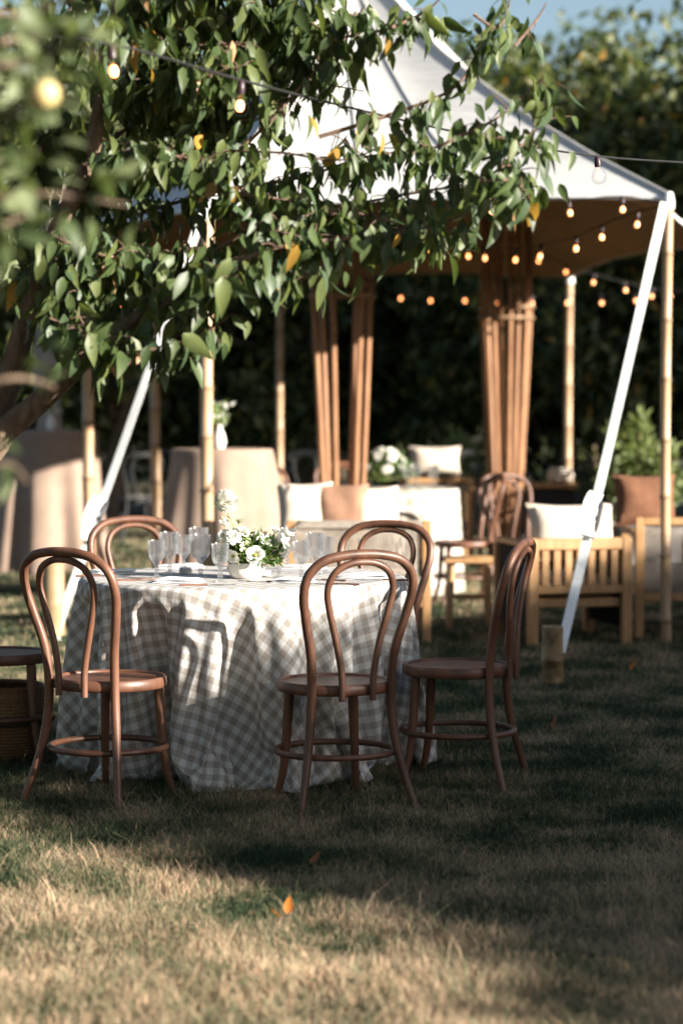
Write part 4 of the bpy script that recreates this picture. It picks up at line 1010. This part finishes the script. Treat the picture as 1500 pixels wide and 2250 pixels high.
for k, (x_, y_, h_, lab_) in enumerate(((-5.2, 3.5, 6.5, 'unseen tree beside the apple tree, added to block low sky'), (-5.0, 9.0, 6.5, 'unseen tree on the shaded side of the gingham table, added to block low sky'), (-2.5, -5.5, 7, 'unseen tree on the open lawn facing the tent, added to block low sky'), (2.2, -7.5, 7, 'unseen tree at the far end of the open lawn near the hedge, added to block low sky'))):
    far_tree(0, y_, h_, 2.3, lab_, 90+k, 5000, .22, .24, .004, x=x_, group='unseen trees added to block the sky')  # out of view, added to cut sky light on the lawn
# pale bare trunk standing behind the cherry
t = thing('mature_tree', 'pale grey tree trunk standing behind the far cocktail table', 'tree', ((95-750)/FPX*23, 23, 0))
m = MB(); pp = limb(m, (0, 0, -.05), (.12, 0, 3.6), .13, .09, .01, 12); m.put('trunk', M['pale_bark'], t)
n = 4200; r2 = np.random.default_rng(77); pos = r2.normal(0, 1, (n, 3))*np.array([.9, .8, .55])+np.array([.1, 0, 4.3]); pos[:, 2] = np.maximum(pos[:, 2], 2.9)
tag(place('crown', leaf_cloud('crown', pos, r2.normal(0, 1, (n, 3))+np.array([0, 0, -.6]), r2.normal(0, 1, (n, 3)), .13, .07, BG, r2.integers(0, 3, n), nseg=2), t), kind='stuff')

# ------------------------------------------------------------------ cherry tree overhanging the table
def cherry():
    base = Vector((-1.75, 7.5, 0)); t = thing('cherry_tree', 'cherry tree leaning in with drooping green leaves over the table', 'tree', base)
    rr = random.Random(8); r2 = np.random.default_rng(8)
    tr = MB(); W = lambda px, py, D: P(px, py, D)-base
    fork = Vector((.22, -.05, .95))
    tr.tube(catmull([(0, 0, -.05), (.03, 0, .3), (.1, -.02, .65), fork], 5), [.10-.022*i/15 for i in range(16)], 12)
    main = [fork, W(0, 955, 7.4), W(110, 862, 7.35), W(190, 785, 7.3), W(300, 700, 7.25), W(430, 630, 7.2), W(600, 555, 7.15)]
    p = catmull(main, 6); tr.tube(p, [.046-.034*i/(len(p)-1) for i in range(len(p))], 10)
    sec = [fork, W(-30, 1000, 7.5), W(10, 870, 7.5), W(60, 700, 7.45), W(120, 520, 7.4), W(200, 340, 7.4), W(240, 90, 7.4), W(300, -120, 7.4)]
    p = catmull(sec, 6); tr.tube(p, [.052-.036*i/(len(p)-1) for i in range(len(p))], 10)
    trunk = tr.put('trunk', M['bark'], t)
    # boughs: polylines of the layout sketch with depths, leaf density per metre
    boughs = [
        ([(430, 630), (600, 545), (850, 515), (1000, 480), (1085, 430)], 7.15, 62, 1), ([(190, 785), (330, 768), (440, 735), (512, 688)], 7.1, 18, 1),
        ([(300, 700), (420, 590), (560, 500), (700, 470), (860, 432), (1040, 400), (1120, 362), (1170, 420)], 7.3, 62, 1),
        ([(120, 520), (300, 470), (480, 420), (660, 390), (800, 345), (960, 322), (1060, 300)], 7.45, 60, 1),
        ([(420, 420), (590, 270), (650, 200), (760, 80), (800, 10)], 7.5, 34, 1), ([(480, 330), (620, 335), (760, 350), (900, 290)], 7.4, 30, 1),
        ([(700, 300), (860, 250), (1000, 190), (1060, 90), (1105, 40)], 7.2, 40, 1), ([(960, 322), (1090, 260), (1160, 200), (1195, 170)], 7.1, 40, 1),
        ([(1060, 300), (1150, 300), (1200, 262), (1222, 235)], 7.0, 34, 1), ([(1060, 350), (1120, 330), (1170, 310), (1190, 340)], 7.0, 40, 1),
        ([(1040, 400), (1110, 395), (1150, 415), (1165, 440)], 6.95, 60, 1), ([(860, 60), (940, 20), (990, -30)], 7.2, 40, 1), ([(760, 80), (860, 60), (930, 30)], 7.3, 46, 1),
        ([(1130, 100), (1180, 40), (1200, 5)], 7.1, 10, 1), ([(1040, 30), (1090, 60), (1115, 20), (1120, -30)], 7.2, 22, 1),
        ([(200, 340), (330, 250), (470, 200), (600, 150), (720, 120)], 7.5, 70, 1), ([(230, 100), (360, 60), (500, 40), (640, 30)], 7.5, 80, 1),
        ([(240, 60), (400, -30), (600, -60), (760, -70)], 7.4, 80, 1), ([(500, 40), (620, -10), (720, 20), (830, 40)], 7.3, 60, 1),
        ([(160, 430), (280, 380), (400, 320), (470, 300)], 7.5, 78, 1), ([(120, 520), (220, 560), (340, 560), (450, 540)], 7.35, 70, 1),
        ([(60, 700), (180, 640), (300, 600), (420, 590)], 7.3, 66, 1), ([(110, 700), (190, 730), (260, 740)], 7.2, 60, 1), ([(190, 785), (240, 745), (300, 735)], 7.1, 60, 1),
        ([(70, 620), (150, 560), (240, 500)], 7.5, 70, 1), ([(200, 340), (300, 330), (420, 350), (520, 370)], 7.3, 74, 1), ([(220, 200), (330, 180), (430, 170), (540, 140)], 7.3, 74, 1),
        ([(230, 120), (300, 100), (420, 110), (520, 90)], 7.3, 70, 1), ([(600, 150), (700, 180), (800, 200)], 7.4, 46, 1), ([(560, 500), (660, 520), (740, 560)], 7.2, 50, 1),
        ([(700, 470), (800, 470), (900, 500), (960, 530)], 7.1, 60, 1), ([(480, 420), (560, 430), (640, 440), (720, 460)], 7.2, 66, 1), ([(430, 630), (520, 610), (620, 600), (700, 600)], 7.1, 66, 1),
        ([(350, 640), (420, 690), (450, 740)], 7.0, 50, 1), ([(20, 620), (60, 560), (130, 480)], 7.6, 60, 1), ([(20, 420), (90, 330), (150, 260)], 7.6, 60, 1), ([(60, 150), (130, 60), (180, -30)], 7.6, 60, 1),
        ([(250, -40), (420, 10), (560, 60), (680, 90)], 7.6, 80, 1), ([(300, 200), (420, 240), (540, 240), (620, 230)], 7.6, 70, 1), ([(640, 30), (700, 60), (730, 110)], 7.3, 60, 1)]
    tw = MB(); pos = []; axs = []; nrs = []
    for pts, D, dens, _ in boughs:
        D0 = D + rr.uniform(-.12, .12); Q = [W(x, y, D0 + rr.uniform(-.06, .06)) for x, y in pts]
        p = catmull(Q, 5); r0 = .0075 if len(pts) > 4 else .0055; tw.tube(p, [r0*(1-.7*i/(len(p)-1)) for i in range(len(p))], 6)
        Ls = [0]
        for i in range(len(p)-1): Ls.append(Ls[-1]+(p[i+1]-p[i]).length)
        n = int(Ls[-1]*dens*(4.3 if sum(q[0] for q in pts)/len(pts) < 520 else 2.6))
        for k in range(n):
            s = Ls[-1]*(.04+.96*rr.random()); i = min(int(np.searchsorted(Ls, s, side='right'))-1, len(p)-2)
            c = p[i].lerp(p[i+1], (s-Ls[i])/max(Ls[i+1]-Ls[i], 1e-6)); tg = (p[i+1]-p[i]).normalized()
            spur = Vector((rr.gauss(0, 1), rr.gauss(0, 1.5), rr.gauss(-.1, .8)))*.036
            q = c+spur
            ax = Vector((rr.gauss(0, .4), rr.gauss(0, .45), -1)) + tg*.2*rr.random() + spur.normalized()*.28
            pos.append(q[:]); axs.append(ax[:])
            if rr.random() < .35: tw.tube([c, c.lerp(q, .6)+Vector((0, 0, .006)), q], [.0022, .0016, .001], 4)
            nn = Vector((rr.gauss(.55, .7), rr.gauss(-.55, .8), rr.gauss(.35, .5))); nrs.append(nn[:])
    tag(tw.put('twigs', M['twig'], t), kind='stuff')
    pos, axs, nrs = np.array(pos), np.array(axs), np.array(nrs); n = len(pos)
    L = .048+.058*r2.random(n)**1.2; Wd = L*(.36+.13*r2.random(n)); u = r2.random(n)
    mi = np.where(u < .22, 0, np.where(u < .54, 1, np.where(u < .80, 2, np.where(u < .978, 3, np.where(u < .990, 4, 5)))))
    order = np.argsort(pos[:, 1]+.6*r2.random(n)); big = order[:300]; rest = order[300:]
    crown = place('crown', leaf_cloud('crown', pos[rest], axs[rest], nrs[rest], L[rest], Wd[rest], CH, mi[rest], .3, .3, 4), t); crown['kind'] = 'stuff'
    shapes = {}
    for k in big:
        key = (int(mi[k]), rr.randrange(3))
        if key not in shapes:
            me = leaf_cloud('leaf', np.zeros((1, 3)), np.array([[0, 0, -1.]]), np.array([[0, -1., 0]]), np.array([.1]), np.array([.037+.006*key[1]]), [CH[key[0]]], np.zeros(1, int), .2+.12*key[1], .15+.15*key[1], 5); me.name = 'leaf'; shapes[key] = me
        o = place('leaf', shapes[key], t, pos[k]); s = L[k]/.1; o.scale = (s, s, s)
        z = -Vector(axs[k]).normalized(); y = -Vector(nrs[k]); y = (y-z*y.dot(z)).normalized(); x = y.cross(z)
        o.rotation_euler = Matrix((x, y, z)).transposed().to_euler()
    # crown continues above view, put in to block sky light over the table
    up = MB()
    for k in range(7):
        a = rr.uniform(-1.0, .75); ln = rr.uniform(1.8, 3.0)
        up.tube(catmull([W(300, -120, 7.4), W(300, -120, 7.4)+Vector((.3*math.cos(a), .4*math.sin(a), .55)), W(300, -120, 7.4)+Vector((ln*.6*math.cos(a), ln*.7*math.sin(a), 1.0+.15*k)), W(300, -120, 7.4)+Vector((ln*math.cos(a), ln*math.sin(a), 1.1+.15*k))], 4), [.022-.0014*i for i in range(13)], 7)
    up.put('limbs', M['bark'], t)
    n2 = 6500; q = r2.random((n2, 3)); cl_ = np.sin(q[:, 0]*17)*np.sin(q[:, 1]*13)
    wp = np.stack([-2.6+4.1*q[:, 0], 5.2+4.6*q[:, 1], 3.25+1.5*q[:, 2]+.15*cl_], 1); wp[:, 2] = np.maximum(wp[:, 2], 1.45+wp[:, 1]*.1657+.22)
    me = leaf_cloud('sky_blocking_crown', wp-np.array(base[:]), r2.normal(0, .5, (n2, 3))+np.array([0, 0, -.8]), r2.normal(0, 1, (n2, 3)), .12, .062, CH, r2.integers(0, 4, n2), .3, .3, 2)
    tag(place('sky_blocking_crown', me, t), kind='stuff')
    print('cherry leaves', n)
cherry()
# ------------------------------------------------------------------ apple tree close to the camera
def apple():
    base = Vector((-1.35, 4.3, 0)); t = thing('apple_tree', 'pale leaved apple tree branch hanging close at the lawn edge', 'tree', base)
    rr = random.Random(5); r2 = np.random.default_rng(6); W = lambda px, py, D: P(px, py, D)-base
    m = MB(); m.tube(catmull([(0, 0, -.05), (-.03, 0, .6), (.02, .02, 1.3), (.05, 0, 2.2)], 5), [.07-.03*i/15 for i in range(16)], 10)
    br = [([(-200, 500), (-60, 440), (100, 425), (280, 450)], 4.1, 46), ([(-200, 200), (-60, 150), (80, 130), (210, 60)], 4.0, 60), ([(-200, 330), (-80, 290), (20, 250), (110, 190)], 4.0, 60), ([(-180, 0), (-40, 20), (60, 30), (190, -20)], 4.1, 60),
          ([(-200, 620), (-80, 560), (0, 500), (60, 470)], 4.1, 55), ([(-150, 850), (-40, 840), (50, 830), (120, 850)], 4.2, 16), ([(-160, 1080), (-60, 1040), (20, 1020), (60, 1060)], 4.0, 26), ([(-120, 380), (0, 350), (80, 330)], 4.1, 50), ([(-150, 100), (0, 90), (120, 80), (230, 130)], 4.2, 50)]
    pos = []; axs = []
    for pts, D, dens in br:
        Q = [W(x, y, D+rr.uniform(-.1, .1)) for x, y in pts]; p = catmull(Q, 5); m.tube([Vector((.02, 0, Q[0].z-.25)) ] + p, [.012]+[.008*(1-.7*i/(len(p)-1)) for i in range(len(p))], 6)
        Ln = sum((p[i+1]-p[i]).length for i in range(len(p)-1))
        for k in range(int(Ln*dens*1.35)):
            i = rr.randrange(len(p)-1); c = p[i].lerp(p[i+1], rr.random()); sp = Vector((rr.gauss(0, 1), rr.gauss(0, 1), rr.gauss(0, 1)))*.028
            pos.append((c+sp)[:]); axs.append((Vector((rr.gauss(.4, .7), rr.gauss(0, .7), rr.gauss(-.3, .6)))+sp*12)[:])
    m.put('trunk', M['bark'], t)
    pos, axs = np.array(pos), np.array(axs); n = len(pos); nr = r2.normal(0, .6, (n, 3))+np.array([.3, -.4, .8])
    L = .045+.03*r2.random(n); u = r2.random(n)
    big = np.argsort(-pos[:, 0])[:260]; rest = np.setdiff1d(np.arange(n), big)
    mi = np.where(u < .5, 0, np.where(u < .85, 1, 2))
    tag(place('crown', leaf_cloud('crown', pos[rest], axs[rest], nr[rest], L[rest], L[rest]*.5, AP, mi[rest], .35, .3, 4), t), kind='stuff')
    shapes = [leaf_cloud('leaf', np.zeros((1, 3)), np.array([[0, 0, -1.]]), np.array([[0, -1., 0]]), np.array([.06]), np.array([.031]), [AP[k]], np.zeros(1, int), .35, .35, 4) for k in range(3)]
    for k in big:
        o = place('leaf', shapes[int(mi[k])], t, pos[k]); s = L[k]/.06; o.scale = (s, s, s)
        z = -Vector(axs[k]).normalized(); y = -Vector(nr[k]); y = (y-z*y.dot(z)).normalized(); x = y.cross(z); o.rotation_euler = Matrix((x, y, z)).transposed().to_euler()
    a = MB(); rA = .024; a.lathe([(.001, rA*.72), (rA*.25, rA*.86), (rA*.6, rA*.84), (rA*.93, rA*.4), (rA, 0), (rA*.88, -rA*.5), (rA*.5, -rA*.85), (.001, -rA*.82)], 20)
    q = P(100, 207, 3.95); o = a.put('apple', vary('apple_skin', (.50, .38, .15), (.62, .50, .24), 20, .4), t, True, q-base)
    s = MB(); s.tube([(0, 0, rA*.7), (.004, 0, rA*1.8)], .0015, 6); s.put('stalk', M['twig'], o)
apple()
# ------------------------------------------------------------------ fallen leaves on the lawn
def fallen(px, py, L, col_i, label, rz, up=.02):
    D = CAM_H*FPX/(py-HORIZON); x = (px-750)/FPX*D
    me = leaf_cloud('fallen_leaf', np.zeros((1, 3)), np.array([[0.3, .2, up]]), np.array([[-.2, -.6, 1.]]), np.array([L]), np.array([L*.55]), [DRY[col_i]], np.zeros(1, int), .5, -.9, 6)
    tag(place('fallen_leaf', me, None, (x, D, .028), (0, 0, rz)), label, 'leaf', 'fallen leaves on the lawn')
DRY = [leafmat('dry_leaf_orange', (.50, .17, .03), .25, .6, (.7, .25, .04)), leafmat('dry_leaf_brown', (.20, .08, .03), .2, .7)]
fallen(630, 2040, .05, 0, 'curled orange leaf standing on the sunlit grass', .6, 1.4)
fallen(616, 2046, .035, 0, 'flat orange leaf beside the curled one on the sunlit grass', 2.2)
fallen(680, 1925, .04, 1, 'brown leaf lying in the shaded grass in front of the chairs', .3)
fallen(1215, 1618, .045, 1, 'brown leaf lying in the shaded grass beyond the side-on chair', .9)
fallen(1385, 1485, .045, 0, 'orange leaf lying in the shaded grass near the slatted armchair', .4)
fallen(850, 1985, .04, 1, 'reddish leaf at the edge of the sunlit grass', 2.4)
